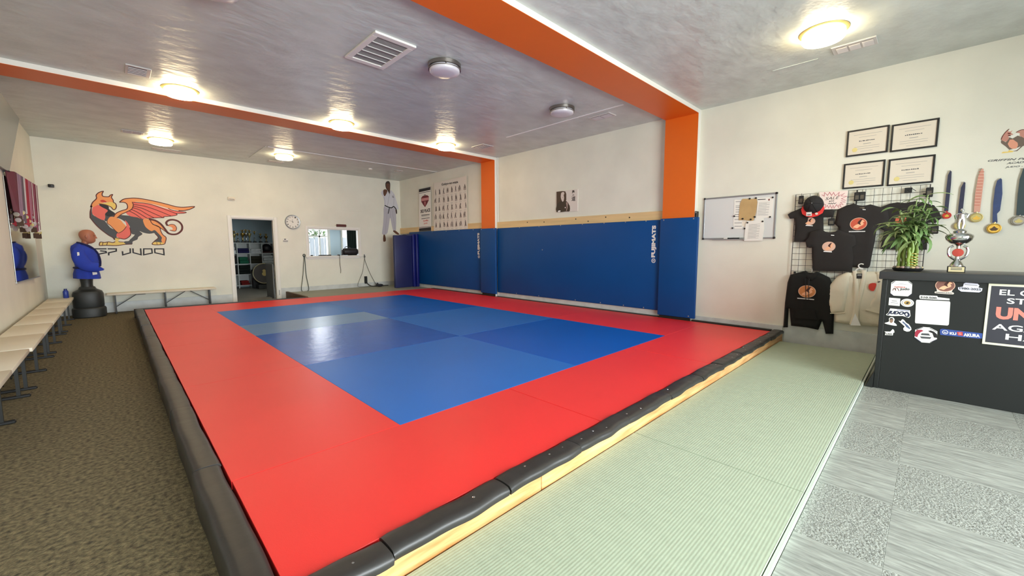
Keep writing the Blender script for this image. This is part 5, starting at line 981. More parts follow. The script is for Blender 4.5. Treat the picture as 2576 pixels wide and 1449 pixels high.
o = thing('grid_hook', W('R', .22, 1.98, .05), 'thin empty wire hook at the upper right of the grid', 'hook'); obj('wire_arm', MB().tube([W('R', .25, 2.03, .036), W('R', .25, 1.99, .04), W('R', .235, 1.99, .16), W('R', .235, 2.0, .165)], .003, 5).tube([W('R', .21, 2.03, .036), W('R', .17, 1.99, .10)], .003, 5), M_wire, o); obj('plate', MB().box(XR-.04, .205, 1.98, XR-.036, .27, 2.04), M_wire, o)
# hoodie and gi
t = thing('black_hoodie', (XR-.06, 1.12, .2), 'black hooded sweatshirt with round tan badge hanging low at the left', 'hoodie')
cloth([(1.175, 1.026), (1.14, 1.007), (1.086, 1.002), (1.048, 1.019), (0.995, 0.997), (0.909, 0.95), (0.88, 0.876), (0.838, 0.546), (0.827, 0.21), (0.906, 0.198), (0.947, 0.355), (0.957, 0.362), (0.989, 0.239), (1.117, 0.254), (1.298, 0.254), (1.329, 0.493), (1.339, 0.492), (1.335, 0.227), (1.389, 0.216), (1.387, 0.573), (1.373, 0.854), (1.347, 0.965), (1.248, 1.003)], 'R', .040, .05, 'fabric', M_hood, t, seed=6, fold=.008, fdir=(9, 3))
cloth([(1.195, 1.017), (1.162, 1.033), (1.126, 0.993), (1.086, 0.995), (1.048, 1.023), (1.022, 1.012), (1.043, 0.931), (1.1, 0.895), (1.162, 0.924)], 'R', .088, .02, 'hood', M_hood, t, seed=8)
logo(t, 'R', [(1.131, 0.754)][0], .098, .083, .1110, mat('tan_badge_print', (200, 128, 74), .7))
for p in ([(1.155, 0.925), (1.147, 0.794), (1.136, 0.646)], [(1.115, 0.927), (1.115, 0.796), (1.104, 0.649)]): obj('drawstring', MB().tube([W('R', a, z, .117) for a, z in p], .004, 6), M_ink, t)
obj('pocket', MB().prism([W('R', a, z, .105) for a, z in [(1.234, 0.504), (1.031, 0.509), (0.998, 0.382), (1.248, 0.375)]], (-.004, 0, 0)), M_hood, t)
obj('hanger', MB().tube(cr([W('R', 1.10, 1.02, .07), W('R', 1.10, 1.05, .07), W('R', 1.11, 1.065, .06), W('R', 1.125, 1.05, .045)], 4, False), .006, 6), M_white, t, 'white hanger neck')
t = thing('judo_gi_jacket', (XR-.08, .6, .34), 'natural white judo gi jacket on a white hanger beside the desk', 'jacket')
cloth([(0.653, 1.036), (0.608, 1.068), (0.56, 1.039), (0.515, 1.045), (0.41, 1.049), (0.347, 1.012), (0.319, 0.749), (0.348, 0.524), (0.348, 0.351), (0.421, 0.364), (0.558, 0.364), (0.658, 0.358), (0.737, 0.359), (0.827, 0.371), (0.835, 0.498), (0.789, 0.709), (0.766, 0.945), (0.718, 1.033)], 'R', .040, .04, 'fabric', M_gi, t, seed=9, fold=.012, fdir=(5, 4))
cloth([(0.736, 1.032), (0.67, 1.027), (0.682, 0.935), (0.703, 0.794), (0.711, 0.638), (0.715, 0.508), (0.788, 0.494), (0.869, 0.482), (0.886, 0.557), (0.943, 0.744), (0.88, 0.884), (0.829, 0.966)], 'R', .062, .032, 'sleeve', M_gi, t, seed=12, fold=.012, fdir=(6, 5), step=.022)
cloth([(0.459, 1.044), (0.41, 1.049), (0.314, 0.991), (0.231, 0.858), (0.198, 0.759), (0.222, 0.568), (0.337, 0.525), (0.404, 0.54), (0.518, 0.561), (0.526, 0.587), (0.461, 0.737), (0.45, 0.903)], 'R', .062, .026, 'sleeve', M_gi, t, seed=13, fold=.012, fdir=(6, 5), step=.022)
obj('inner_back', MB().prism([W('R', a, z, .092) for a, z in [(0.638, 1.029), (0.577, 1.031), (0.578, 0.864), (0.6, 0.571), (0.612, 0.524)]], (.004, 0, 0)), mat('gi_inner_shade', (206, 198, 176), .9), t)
for p in ([(0.656, 1.051), (0.639, 0.952), (0.623, 0.8), (0.619, 0.646), (0.622, 0.499), (0.646, 0.364)], [(0.567, 1.062), (0.566, 0.956), (0.576, 0.834), (0.589, 0.68), (0.603, 0.525), (0.593, 0.363)]):
    obj('lapel', MB().tube([W('R', a, z, .096) for a, z in cr(p, 4, False)], .021, 8, flat=.28, upv=(0, 1, 0)), M_gi, t, smooth=True)
obj('white_inner_hem', MB().prism([W('R', a, z, .099) for a, z in [(0.617, 0.515), (0.552, 0.365), (0.655, 0.355)]], (-.003, 0, 0)), M_giw, t, 'white cotton showing at the hem')
obj('neck_label', MB().prism([W('R', a, z, .099) for a, z in [(0.636, 1.017), (0.581, 1.02), (0.581, 0.957), (0.632, 0.954)]], (-.003, 0, 0)), M_ink, t, 'black neck label'); flat('label_print', 'R', [(0.627, 1.006), (0.587, 1.008), (0.586, 0.993), (0.626, 0.991)], M_grey, t, .1025)
obj('red_patch', MB().prism([W('R', a, z, .1005) for a, z in cr([(0.512, 0.861), (0.505, 0.892), (0.478, 0.908), (0.441, 0.903), (0.446, 0.851), (0.463, 0.808), (0.501, 0.824)], 2)], (-.003, 0, 0)), M_redp, t, 'red round patch')
flat('black_mark', 'R', [(0.435, 0.926), (0.408, 0.935), (0.407, 0.924), (0.428, 0.915)], M_ink, t, .103)
obj('sleeve_hem', MB().tube([W('R', a, z, .094) for a, z in [(0.869, 0.485), (0.788, 0.494), (0.715, 0.508)]], .006, 6), M_gi, t); obj('sleeve_hem', MB().tube([W('R', a, z, .096) for a, z in [(0.519, 0.569), (0.467, 0.559), (0.404, 0.543), (0.337, 0.525)]], .010, 6), M_gi, t)
obj('hanger', MB().tube(cr([W('R', a, z, .095) for a, z in [(0.658, 1.035), (0.626, 1.082), (0.597, 1.076), (0.58, 1.08), (0.603, 1.087), (0.622, 1.105), (0.62, 1.128), (0.598, 1.14), (0.575, 1.133)]], 4, False), .007, 8), M_white, t, 'white plastic hanger', smooth=True)
# =================================================================== CERTIFICATES
fr = [([(0.843, 2.807), (0.446, 2.799), (0.453, 2.481), (0.843, 2.488)], 'upper left'), ([(0.428, 2.796), (0.034, 2.791), (0.038, 2.474), (0.433, 2.481)], 'upper right'), ([(0.854, 2.406), (0.455, 2.394), (0.465, 2.081), (0.853, 2.091)], 'lower left'), ([(0.432, 2.394), (0.039, 2.393), (0.04, 2.078), (0.432, 2.081)], 'lower right')]
for k, (q, nm) in enumerate(fr):
    y1 = (q[0][0]+q[3][0])/2; y0 = (q[1][0]+q[2][0])/2; z1 = (q[0][1]+q[1][1])/2; z0 = (q[2][1]+q[3][1])/2
    t = thing('framed_certificate', (XR, (y0+y1)/2, z0), '%s of the four black framed certificates above the grid' % nm, 'certificate', 'framed certificates on the right wall')
    for n_, b in (('rail', (y0, z1-.018, y1, z1)), ('rail', (y0, z0, y1, z0+.018)), ('stile', (y0, z0+.018, y0+.018, z1-.018)), ('stile', (y1-.018, z0+.018, y1, z1-.018))):
        obj(n_, MB().box(XR-.02, b[0], b[1], XR, b[2], b[3], c=.003), M_black, t)
    obj('sheet', MB().box(XR-.010, y0+.018, z0+.018, XR-.006, y1-.018, z1-.018), M_cream, t)
    ya, L = y1-.05, y1-y0-.1; H = z1-z0; mb = MB()
    for v, w_, th_ in ((.80, .9, .003), (.70, .55, .003), (.44, .25, .006), (.34, .8, .003), (.26, .8, .003), (.16, .4, .003)):
        z = z0+H*v; c = ya-L/2; mb.face([W('R', c+L*w_/2, z, .0105), W('R', c-L*w_/2, z, .0105), W('R', c-L*w_/2, z-th_, .0105), W('R', c+L*w_/2, z-th_, .0105)])
    obj('printed_lines', mb, M_grey, t, kind='stuff')
    nm_ = MB(); random.seed(k+40)
    for j in range(9): w0 = L*.5/9; yy = ya-L*.24-w0*j; nm_.face([W('R', a_, z_, .0108) for a_, z_ in rect(yy, z0+H*.53, yy-w0*random.uniform(.55, .95), z0+H*.53+random.uniform(.008, .013))])
    obj('printed_name', nm_, M_char, t, kind='stuff')
    if k != 1: obj('gold_seal', MB().lathe_ax(W('R', y1-.085, z0+.075, .0105), [(.024, 0), (.026, .001), (.022, .002), (.001, .002)], (0, 1, 0), (0, 0, 1), (-1, 0, 0), 20), mat('seal_foil', (232, 216, 140), .4), t)
    obj('glazing', MB().face([(XR-.0135, y0+.018, z0+.018), (XR-.0135, y1-.018, z0+.018), (XR-.0135, y1-.018, z1-.018), (XR-.0135, y0+.018, z1-.018)]), M_glass, t)
# =================================================================== SECOND GRIFFIN AND LETTERING
t = thing('griffin_mural', (XR, -.55, 2.2), 'smaller brownish griffin painting with club lettering at the right picture edge', 'mural')
V_ = FR(t)
bw = mat('brown_grey_paint', (112, 96, 84), .6); pk = mat('dusty_pink_paint', (198, 140, 124), .6); pe = mat('peach_paint', (226, 158, 130), .6)
V_('body_paint', [(-0.431, 2.45), (-0.434, 2.466), (-0.464, 2.436), (-0.485, 2.482), (-0.508, 2.465), (-0.539, 2.488), (-0.582, 2.463), (-0.635, 2.437), (-0.677, 2.397), (-0.667, 2.359), (-0.603, 2.378), (-0.582, 2.377), (-0.548, 2.332), (-0.51, 2.334), (-0.533, 2.346), (-0.556, 2.37), (-0.495, 2.353), (-0.467, 2.393), (-0.433, 2.433)], bw, .001, 'brown grey painted body')
V_('neck_paint', [(-0.431, 2.467), (-0.437, 2.499), (-0.456, 2.541), (-0.476, 2.566), (-0.472, 2.542), (-0.489, 2.539), (-0.501, 2.551), (-0.492, 2.526), (-0.51, 2.506), (-0.489, 2.502), (-0.478, 2.499), (-0.483, 2.469), (-0.469, 2.439), (-0.446, 2.451)], pk, .0015, 'pink painted neck and head')
V_('shoulder_paint', [(-0.479, 2.416), (-0.49, 2.456), (-0.511, 2.456), (-0.544, 2.417), (-0.549, 2.387), (-0.54, 2.36), (-0.513, 2.36), (-0.493, 2.38)], pe, .0018, 'peach painted shoulder')
V_('wing_paint', [(-0.525, 2.523), (-0.553, 2.54), (-0.58, 2.539), (-0.655, 2.514), (-0.708, 2.483), (-0.66, 2.449), (-0.583, 2.455), (-0.552, 2.485), (-0.55, 2.51)], pk, .0018, 'pink painted wing')
V_('gap_paint', [(-0.493, 2.486), (-0.523, 2.511), (-0.549, 2.508), (-0.551, 2.498), (-0.525, 2.486), (-0.505, 2.473)], M_paper, .002, 'white painted highlight', 2); V_('gap_paint', [(-0.511, 2.348), (-0.536, 2.35), (-0.563, 2.376), (-0.561, 2.364), (-0.542, 2.341), (-0.517, 2.34)], M_paper, .002, 'white painted highlight', 2)
V_('talon_paint', [(-0.443, 2.33), (-0.454, 2.341), (-0.488, 2.337), (-0.492, 2.353), (-0.503, 2.345), (-0.526, 2.337), (-0.518, 2.326), (-0.483, 2.326), (-0.447, 2.326)], M_yel, .0022)
mb = MB(); stroke(mb, 'R', cr([(-0.431, 2.467), (-0.437, 2.499), (-0.456, 2.541), (-0.478, 2.567)], 4, False), .006, .0025); stroke(mb, 'R', [(-0.471, 2.524), (-0.49, 2.518)], .01, .0025); stroke(mb, 'R', [(-0.475, 2.504), (-0.492, 2.497)], .01, .0025); stroke(mb, 'R', cr([(-0.525, 2.523), (-0.553, 2.54), (-0.58, 2.539), (-0.655, 2.514)], 4, False), .006, .0025)
obj('outline_paint', mb, M_brn, t)
qtxt(t, 'GRIFFIN PERF', [(-0.354, 2.253), (-0.677, 2.233), (-0.358, 2.273)], M_char, .0015, shear=.25); qtxt(t, 'ACADEMY', [(-0.486, 2.208), (-0.679, 2.2), (-0.489, 2.228)], M_char, .0015, shear=.25); qtxt(t, 'JUDO -', [(-0.479, 2.167), (-0.598, 2.163), (-0.48, 2.186)], M_char, .0015, shear=.25)
# =================================================================== MEDALS ON THE RIGHT WALL
M_nav = mat('navy_ribbon', (46, 48, 74), .55, var=.2, vs=20); M_teal = mat('dark_teal_ribbon', (48, 66, 70), .55); M_blr = mat('blue_ribbon', (52, 70, 118), .4, var=.3, vs=12)
M_orr = mat('red_white_ribbon', (214, 160, 140), .6)
def rmedal(rib, disc, rd, m, dm_, lab, d=.02, prt=None):
    (a, z), = disc; t = thing('wall_medal', W('R', a, z-rd, d), lab, 'medal', 'medals hanging on the right wall')
    obj('ribbon', plate(MB(), 'R', rib, d-.006, d), m, t)
    obj('peg', MB().cyl(W('R', *rib[0], 0), W('R', *rib[0], d+.008), .004, n=8), M_alu, t)
    lo = sorted(rib, key=lambda p: p[1])[:2]; ca = ((lo[0][0]+lo[1][0])/2, (lo[0][1]+lo[1][1])/2)
    obj('clasp', MB().tube([W('R', ca[0], ca[1]+.004, d), W('R', a, z+rd*.95, d+.001)], .006, 6), dm_, t)
    dd = obj('disc', MB().lathe_ax(W('R', a, z, d), [(rd*.96, -.002), (rd, .001), (rd, .005), (rd*.86, .006), (rd*.8, .003), (.001, .003)], (0, 1, 0), (0, 0, 1), (-1, 0, 0), 32), dm_, t, smooth=True)
    obj('relief', MB().prism([W('R', a+rd*u, z+rd*v, d+.003) for u, v in ((.6, -.1), (.3, .1), (.0, .45), (-.3, .1), (-.6, -.1), (-.3, -.45), (.3, -.45))], (-.003, 0, 0)), prt or M_bronze, dd)
    return t
t = rmedal([(-0.085, 2.194), (-0.097, 2.184), (-0.102, 2.057), (-0.102, 1.745), (-0.071, 1.749), (-0.07, 2.027), (-0.071, 2.145)], [(-0.095, 1.699)], .036, M_nav, mat('red_enamel', (196, 54, 44), .35), 'navy ribbon medal with red enamel disc, leftmost beside the plant', prt=M_gold)
rmedal([(-0.198, 2.057), (-0.21, 2.049), (-0.212, 1.987), (-0.212, 1.763), (-0.198, 1.621), (-0.178, 1.631), (-0.177, 1.799), (-0.18, 1.999)], [(-0.2, 1.581)], .045, M_nav, M_bronze, 'dark navy ribbon medal hidden behind the silver trophy')
t = rmedal([(-0.316, 2.185), (-0.33, 2.181), (-0.341, 2.079), (-0.34, 1.901), (-0.338, 1.722), (-0.294, 1.724), (-0.289, 1.922), (-0.298, 2.1)], [(-0.317, 1.664)], .050, M_orr, M_bronze, 'gold medal on a pale red and white striped ribbon, third from left', prt=M_gold)
for k in range(12):
    obj('stripe', MB().prism([W('R', -.318+u+.0006*k, 2.145-.032*k+v, .0206) for u, v in ((-.020, 0), (.020, .004), (.020, .011), (-.020, .007))], (-.0006, 0, 0)), mat('faded_red_ink', (198, 112, 92), .6), t)
rmedal([(-0.458, 2.065), (-0.467, 2.052), (-0.481, 1.904), (-0.478, 1.729), (-0.46, 1.698), (-0.47, 1.605), (-0.435, 1.606), (-0.425, 1.805), (-0.426, 1.965), (-0.434, 2.044)], [(-0.45, 1.543)], .053, M_blr, M_gold, 'large gold medal on a shiny blue ribbon, second from the right', prt=M_brown)
rmedal([(-0.601, 2.148), (-0.621, 2.153), (-0.645, 1.966), (-0.646, 1.667), (-0.59, 1.674), (-0.584, 1.894), (-0.585, 2.042)], [(-0.61, 1.618)], .05, M_teal, M_nickel, 'silver medal on a dark teal ribbon at the right picture edge')
# =================================================================== RECEPTION DESK
dk = thing('reception_desk', (5.5, -.6, 0), 'tall black laminate reception desk covered with stickers', 'desk')
obj('front_panel', MB().box(5.151, -1.9, .012, 5.18, .262, 1.05), M_desk, dk)
obj('side_panel', MB().box(5.146, .265, .0, 5.78, .302, 1.05, c=.003), M_desk, dk)
obj('far_side_panel', MB().box(5.146, -1.94, .0, 5.78, -1.903, 1.05, c=.003), M_desk, dk)
obj('counter_top', MB().box(5.12, -1.97, 1.052, 5.80, .325, 1.125, c=.008, seg=2), mat('black_counter', (54, 56, 58), .35), dk, smooth=True)
obj('back_shelf', MB().box(5.19, -1.9, .70, 5.70, .26, .73), M_desk, dk)
obj('kick_foot', MB().prism([(5.13, .303, 0), (5.13, .36, 0), (5.13, .303, .16)], (.3, 0, 0)), M_desk, dk)
def sticker(n, pts, m, lab, d=.002, cat='sticker', sm=0):
    return obj(n, plate(MB(), 'D', cr(pts, sm) if sm else pts, .0, d), m, label=lab, cat=cat, group='stickers on the desk front')
DP = lambda par: (lambda n, pts, m, d=.0028, lab=None, sm=0: flat(n, 'D', pts, m, par, d, lab, sm))
s = sticker('judo_sticker', [(0.239, 1.022), (0.216, 1.041), (0.122, 1.043), (0.099, 1.021), (0.097, 0.931), (0.12, 0.903), (0.214, 0.902), (0.238, 0.924)], M_paper, 'white octagonal judo sticker at the upper left of the desk'); q = DP(s)
for p in ([(0.237, 1.014), (0.214, 1.04), (0.211, 1.038), (0.233, 1.011)], [(0.124, 1.04), (0.099, 1.018), (0.1, 1.013), (0.126, 1.037)], [(0.238, 0.923), (0.213, 0.901), (0.215, 0.898), (0.239, 0.918)], [(0.121, 0.902), (0.097, 0.928), (0.095, 0.924), (0.118, 0.9)]): q('corner_bar', p, M_nav)
q('arc', [(0.234, 1), (0.169, 1.016), (0.102, 1.006), (0.168, 1.012)], M_grey, .0028, None); qtxt(s, 'judo', [(0.175, 0.949), (0.113, 0.952), (0.175, 0.98)], M_char, .003, 'D', .03); qtxt(s, 'cuenca', [(0.215, 0.98), (0.142, 0.979), (0.215, 0.99)], M_redp, .003, 'D')
stk = MB(); stroke(stk, 'D', cr([(0.224, 0.95), (0.215, 0.972), (0.203, 0.951), (0.207, 0.97), (0.194, 0.974), (0.181, 0.948)], 3, False), .004, .003); obj('spider_legs', stk, M_brn, s)
s = sticker('griffin_sticker', [(-0.048, 0.961), (-0.06, 0.966), (-0.05, 1.002), (-0.055, 1.044), (-0.078, 1.066), (-0.109, 1.071), (-0.141, 1.058), (-0.158, 1.028), (-0.157, 0.996), (-0.147, 0.966), (-0.158, 0.96), (-0.158, 0.944), (-0.093, 0.944), (-0.049, 0.946)], mat('sticker_edge', (214, 204, 194), .6), 'round brown griffin sticker at the top centre of the desk', sm=2)
logo(s, 'D', [(-0.105, 1.017)][0], .060, .054, .0022, mat('brown_badge_print', (128, 84, 72), .7), None); qtxt(s, 'GRIFFIN JUDO', [(-0.055, 0.947), (-0.152, 0.948), (-0.054, 0.957)], M_ink, .003, 'D')
s = sticker('anniversary_sticker', [(-0.181, 1.007), (-0.209, 1.014), (-0.212, 1.041), (-0.223, 1.049), (-0.291, 1.044), (-0.3, 1.03), (-0.296, 1.013), (-0.319, 1.007), (-0.317, 0.985), (-0.303, 0.972), (-0.202, 0.972), (-0.183, 0.989)], mat('lilac_sticker', (214, 212, 226), .5), 'lilac cloud shaped 2025 anniversary sticker right of the griffin sticker', sm=1)
qtxt(s, '1980-2025', [(-0.191, 0.99), (-0.313, 0.987), (-0.19, 1.009)], M_char, .0028, 'D', .03); DP(s)('bar', [(-0.217, 1.037), (-0.289, 1.032), (-0.289, 1.026), (-0.218, 1.031)], M_grey)
s = sticker('tag_sticker', [(0.244, 0.881), (0.168, 0.879), (0.168, 0.809), (0.244, 0.811)], M_paper, 'small plain white rectangular sticker in the left column of the desk'); q = DP(s); q('line', [(0.231, 0.837), (0.179, 0.836), (0.179, 0.833), (0.23, 0.834)], M_char); q('line', [(0.225, 0.857), (0.189, 0.856), (0.189, 0.85), (0.224, 0.85)], M_grey); q('line', [(0.233, 0.82), (0.176, 0.819), (0.176, 0.817), (0.233, 0.818)], M_grey)
(ca, cz), = [(0.12, 0.844)]
s = sticker('round_sticker', ell(ca, cz, .044, .037, 28), M_paper, 'round white sticker with gold centre beside the plain white one'); q = DP(s); q('ring', ell(ca, cz, .036, .030, 24), M_grey, .0024); q('ring_field', ell(ca, cz, .032, .027, 24), M_paper, .0028); q('centre', ell(ca, cz, .022, .019, 20), mat('gold_print', (178, 146, 84), .6), .0032); q('bird', [(0.131, 0.837), (0.12, 0.852), (0.108, 0.851), (0.115, 0.834)], M_ink, .0036)
s = sticker('judo_sticker', [(0.255, 0.723), (0.242, 0.735), (0.23, 0.781), (0.098, 0.778), (0.091, 0.726), (0.1, 0.707), (0.142, 0.72), (0.215, 0.711), (0.253, 0.715)], M_paper, 'blue and white slanted JUDO sticker in the left column of the desk')
qtxt(s, 'JUDO', [(0.248, 0.719), (0.135, 0.721), (0.247, 0.76)], mat('navy_print', (30, 38, 66), .6), .003, 'D', .06, .3); DP(s)('banner', [(0.184, 0.777), (0.103, 0.776), (0.102, 0.767), (0.184, 0.768)], mat('lilac_grey_print', (160, 162, 184), .6)); DP(s)('thrower', [(0.137, 0.749), (0.12, 0.761), (0.107, 0.758), (0.095, 0.735), (0.104, 0.715), (0.121, 0.717), (0.129, 0.731)], mat('navy_print', (30, 38, 66), .6), .003, None, 2); DP(s)('thrower_gi', [(0.126, 0.741), (0.116, 0.752), (0.108, 0.733), (0.118, 0.723)], M_paper, .0034)
s = sticker('person_sticker', [(0.261, 0.636), (0.243, 0.648), (0.23, 0.66), (0.233, 0.684), (0.221, 0.699), (0.204, 0.698), (0.193, 0.679), (0.197, 0.654), (0.182, 0.641), (0.176, 0.623), (0.22, 0.626)], M_paper, 'cut-out sticker of a person in white gi at the left desk edge', sm=2)
DP(s)('face', cr([(0.226, 0.67), (0.224, 0.688), (0.21, 0.692), (0.203, 0.678), (0.204, 0.658), (0.214, 0.645), (0.223, 0.653)], 2), mat('tan_skin_print', (150, 118, 96), .6), .003); DP(s)('hair', [(0.227, 0.675), (0.224, 0.689), (0.209, 0.693), (0.202, 0.679), (0.213, 0.682)], M_ink, .0034)
s = sticker('thrower_sticker', [(0.167, 0.673), (0.152, 0.67), (0.143, 0.69), (0.133, 0.687), (0.114, 0.66), (0.096, 0.648), (0.08, 0.621), (0.076, 0.603), (0.088, 0.584), (0.105, 0.579), (0.126, 0.588), (0.131, 0.605), (0.122, 0.625), (0.144, 0.647)], M_paper, 'blue and white tumbling fighter sticker on the desk', sm=1)
DP(s)('blue_fighter', [(0.137, 0.672), (0.12, 0.655), (0.102, 0.638), (0.083, 0.611), (0.089, 0.606), (0.111, 0.622), (0.123, 0.645), (0.14, 0.662)], mat('slate_blue_print', (74, 92, 128), .6), .003)
s = sticker('lettered_sticker', [(0.256, 0.559), (0.216, 0.563), (0.2, 0.59), (0.19, 0.579), (0.186, 0.56), (0.194, 0.554), (0.196, 0.53), (0.25, 0.525), (0.246, 0.549)], M_paper, 'small white USA sticker lowest in the left column of the desk'); qtxt(s, 'USA', [(0.242, 0.529), (0.2, 0.533), (0.242, 0.546)], M_char, .003, 'D', .03)
s = sticker('phone_sticker', [(0.044, 0.921), (-0.063, 0.923), (-0.069, 0.912), (-0.139, 0.906), (-0.14, 0.891), (-0.078, 0.889), (0.041, 0.888), (0.047, 0.906)], M_paper, 'white strip sticker with a phone number above the blank square sticker'); qtxt(s, '510.500.', [(0.039, 0.893), (-0.067, 0.894), (0.038, 0.912)], M_char, .003, 'D', .04)
sticker('square_sticker', [(0.06, 0.878), (-0.141, 0.882), (-0.146, 0.871), (-0.151, 0.681), (-0.144, 0.67), (0.054, 0.664), (0.058, 0.675), (0.065, 0.867)], M_paper, 'large blank white rounded square sticker in the middle of the desk front')
s = sticker('hexagon_sticker', [(0.052, 0.606), (0.004, 0.637), (-0.038, 0.638), (-0.087, 0.61), (-0.089, 0.538), (-0.048, 0.499), (0.005, 0.496), (0.052, 0.532)], M_paper, 'white hexagonal sticker with red and black fighters on the desk'); q = DP(s)
q('red_fighter', [(0.052, 0.582), (0.039, 0.606), (0.012, 0.61), (-0.001, 0.602), (0.017, 0.587), (0.029, 0.566), (0.034, 0.539), (0.051, 0.544)], mat('crimson_print', (164, 44, 66), .6), .0028, None, 1); q('black_fighter', [(-0.031, 0.606), (-0.046, 0.612), (-0.066, 0.605), (-0.087, 0.584), (-0.089, 0.552), (-0.07, 0.553), (-0.058, 0.589), (-0.041, 0.596)], M_ink, .0028, None, 1)
q('banner', [(0.009, 0.579), (-0.035, 0.583), (-0.046, 0.566), (0.012, 0.562)], M_char); q('banner', [(0.018, 0.549), (-0.054, 0.553), (-0.048, 0.536), (0.007, 0.532)], M_char); q('bar', [(0.051, 0.537), (0.005, 0.499), (0.008, 0.494), (0.052, 0.53)], M_nav); q('bar', [(-0.088, 0.54), (-0.047, 0.505), (-0.049, 0.502), (-0.09, 0.536)], M_nav); q('bar', [(0.049, 0.606), (0.004, 0.635), (0.003, 0.631), (0.047, 0.602)], M_nav); q('bar', [(-0.038, 0.635), (-0.085, 0.606), (-0.085, 0.603), (-0.037, 0.631)], M_nav)
s = sticker('blue_sticker', [(-0.102, 0.63), (-0.114, 0.637), (-0.347, 0.631), (-0.348, 0.588), (-0.328, 0.584), (-0.107, 0.582), (-0.102, 0.607)], mat('royal_blue_print', (52, 78, 150), .5), 'long blue sticker with white and red lettering low on the desk')
qtxt(s, 'KU', [(-0.162, 0.593), (-0.201, 0.594), (-0.16, 0.616)], M_paper, .003, 'D', .05); qtxt(s, 'AKURA', [(-0.243, 0.591), (-0.335, 0.594), (-0.241, 0.618)], M_paper, .003, 'D', .05); DP(s)('red_s', [(-0.202, 0.622), (-0.235, 0.627), (-0.239, 0.595), (-0.211, 0.594)], M_redp, .0026, None, 1); qtxt(s, 'S', [(-0.213, 0.597), (-0.232, 0.599), (-0.211, 0.619)], mat('pink_print', (206, 140, 140), .6), .003, 'D', .03)
(ka_, kz_), = [(-0.134, 0.61)]; DP(s)('emblem_ring', ell(ka_, kz_, .0185, .018, 22), M_paper, .0028); DP(s)('emblem_core', ell(ka_, kz_, .014, .0135, 22), mat('royal_blue_print', (52, 78, 150), .5), .0032); qtxt(s, 'ks', [(-0.127, 0.602), (-0.143, 0.602), (-0.126, 0.615)], M_paper, .0036, 'D')
# poster on the desk
t = thing('unity_poster', (5.15, -.63, .55), 'dark poster with pale border reading El Cerrito Stands United Against Hate on the desk', 'poster')
obj('sheet', plate(MB(), 'D', rect(-.365, .55, -.905, 1.045), 0, .003), mat('poster_dark', (52, 52, 60), .45), t)
for n_, b in (('border', (-.350, 1.032, -.920, 1.050)), ('border', (-.350, .545, -.920, .562))): obj(n_, plate(MB(), 'D', rect(*b), 0, .0045), mat('pale_yellow_border', (226, 224, 196), .5), t)
for a in (-.350, -.905): obj('border', plate(MB(), 'D', rect(a, .562, a-.015, 1.032), 0, .0045), mat('pale_yellow_border', (226, 224, 196), .5), t)
for s_, z, h_, a0_, a1_, m in (('EL CERRITO', .960, .046, -.412, -.858, M_paper), ('STANDS', .893, .045, -.455, -.815, M_paper), ('UNITED', .762, .100, -.405, -.865, mat('coral_print', (236, 128, 112), .6)), ('AGAINST', .672, .050, -.395, -.875, M_paper), ('HATE', .600, .048, -.470, -.80, M_paper)):
    txt('lettering', s_, 'D', (a0_, z), (a1_-a0_, 0), (0, h_), m, t, d=.0036, bold=.05 if s_ == 'UNITED' else .015)
# =================================================================== TROPHY ON THE DESK
TX, TY, TZ = 5.35, -.165, 1.125
t = thing('silver_trophy', (TX, TY, TZ), 'tall silver cup trophy with a figure on the desk top', 'trophy')
obj('base', MB().box(TX-.04, TY-.055, TZ, TX+.04, TY+.055, TZ+.055, c=.004), M_black, t)
obj('name_plate', MB().box(TX-.0415, TY-.048, TZ+.006, TX-.040, TY+.048, TZ+.049), mat('plate_cream', (224, 208, 160), .4), t)
for z in (.036, .024): obj('engraving', MB().box(TX-.0425, TY-.034, TZ+z, TX-.0414, TY+.034, TZ+z+.006), M_char, t)
obj('pedestal', MB().lathe((TX, TY, TZ+.055), [(.046, 0), (.046, .004), (.034, .03), (.02, .05), (.012, .07)], 24), M_steel, t, smooth=True, ang=60)
sr = []
for s_ in (-1, 1): obj('wreath', MB().tube(cr([(TX, TY+s_*.01, TZ+.11), (TX, TY+s_*.045, TZ+.14), (TX, TY+s_*.058, TZ+.18), (TX, TY+s_*.052, TZ+.22), (TX, TY+s_*.03, TZ+.235)], 4, False), .010, 8), M_steel, t, smooth=True)
obj('medallion', MB().lathe_ax((TX-.01, TY, TZ+.175), [(.034, -.008), (.036, 0), (.034, .008), (.001, .010)], (0, 1, 0), (0, 0, 1), (-1, 0, 0), 24), mat('red_medallion', (176, 62, 48), .4), t)
obj('stem', MB().lathe((TX, TY, TZ), [(.014, .10), (.014, .14), (.010, .2), (.013, .235), (.03, .25)], 16), M_steel, t, smooth=True)
obj('cup', MB().lathe((TX, TY, TZ), [(.02, .245), (.055, .258), (.080, .285), (.088, .312), (.082, .330), (.06, .343), (.04, .350), (.042, .362), (.03, .375), (.012, .385)], 32), M_steel, t, smooth=True, ang=50)
fg = obj('figure', MB().tube([(TX, TY, TZ+.47), (TX, TY, TZ+.50), (TX, TY, TZ+.52)], [.018, .022, .016], 8).sph((TX, TY, TZ+.545), .014, n=10).tube([(TX, TY+.010, TZ+.385), (TX, TY+.014, TZ+.43), (TX, TY+.008, TZ+.48)], [.008, .011, .014], 8).tube([(TX, TY-.010, TZ+.385), (TX, TY-.016, TZ+.43), (TX, TY-.008, TZ+.48)], [.008, .011, .014], 8).tube([(TX, TY+.018, TZ+.515), (TX-.01, TY+.040, TZ+.50), (TX-.015, TY+.032, TZ+.47)], .008, 8).tube([(TX, TY-.018, TZ+.515), (TX-.01, TY-.040, TZ+.505), (TX-.015, TY-.030, TZ+.48)], .008, 8), M_steel, t, 'silver standing figure', smooth=True)
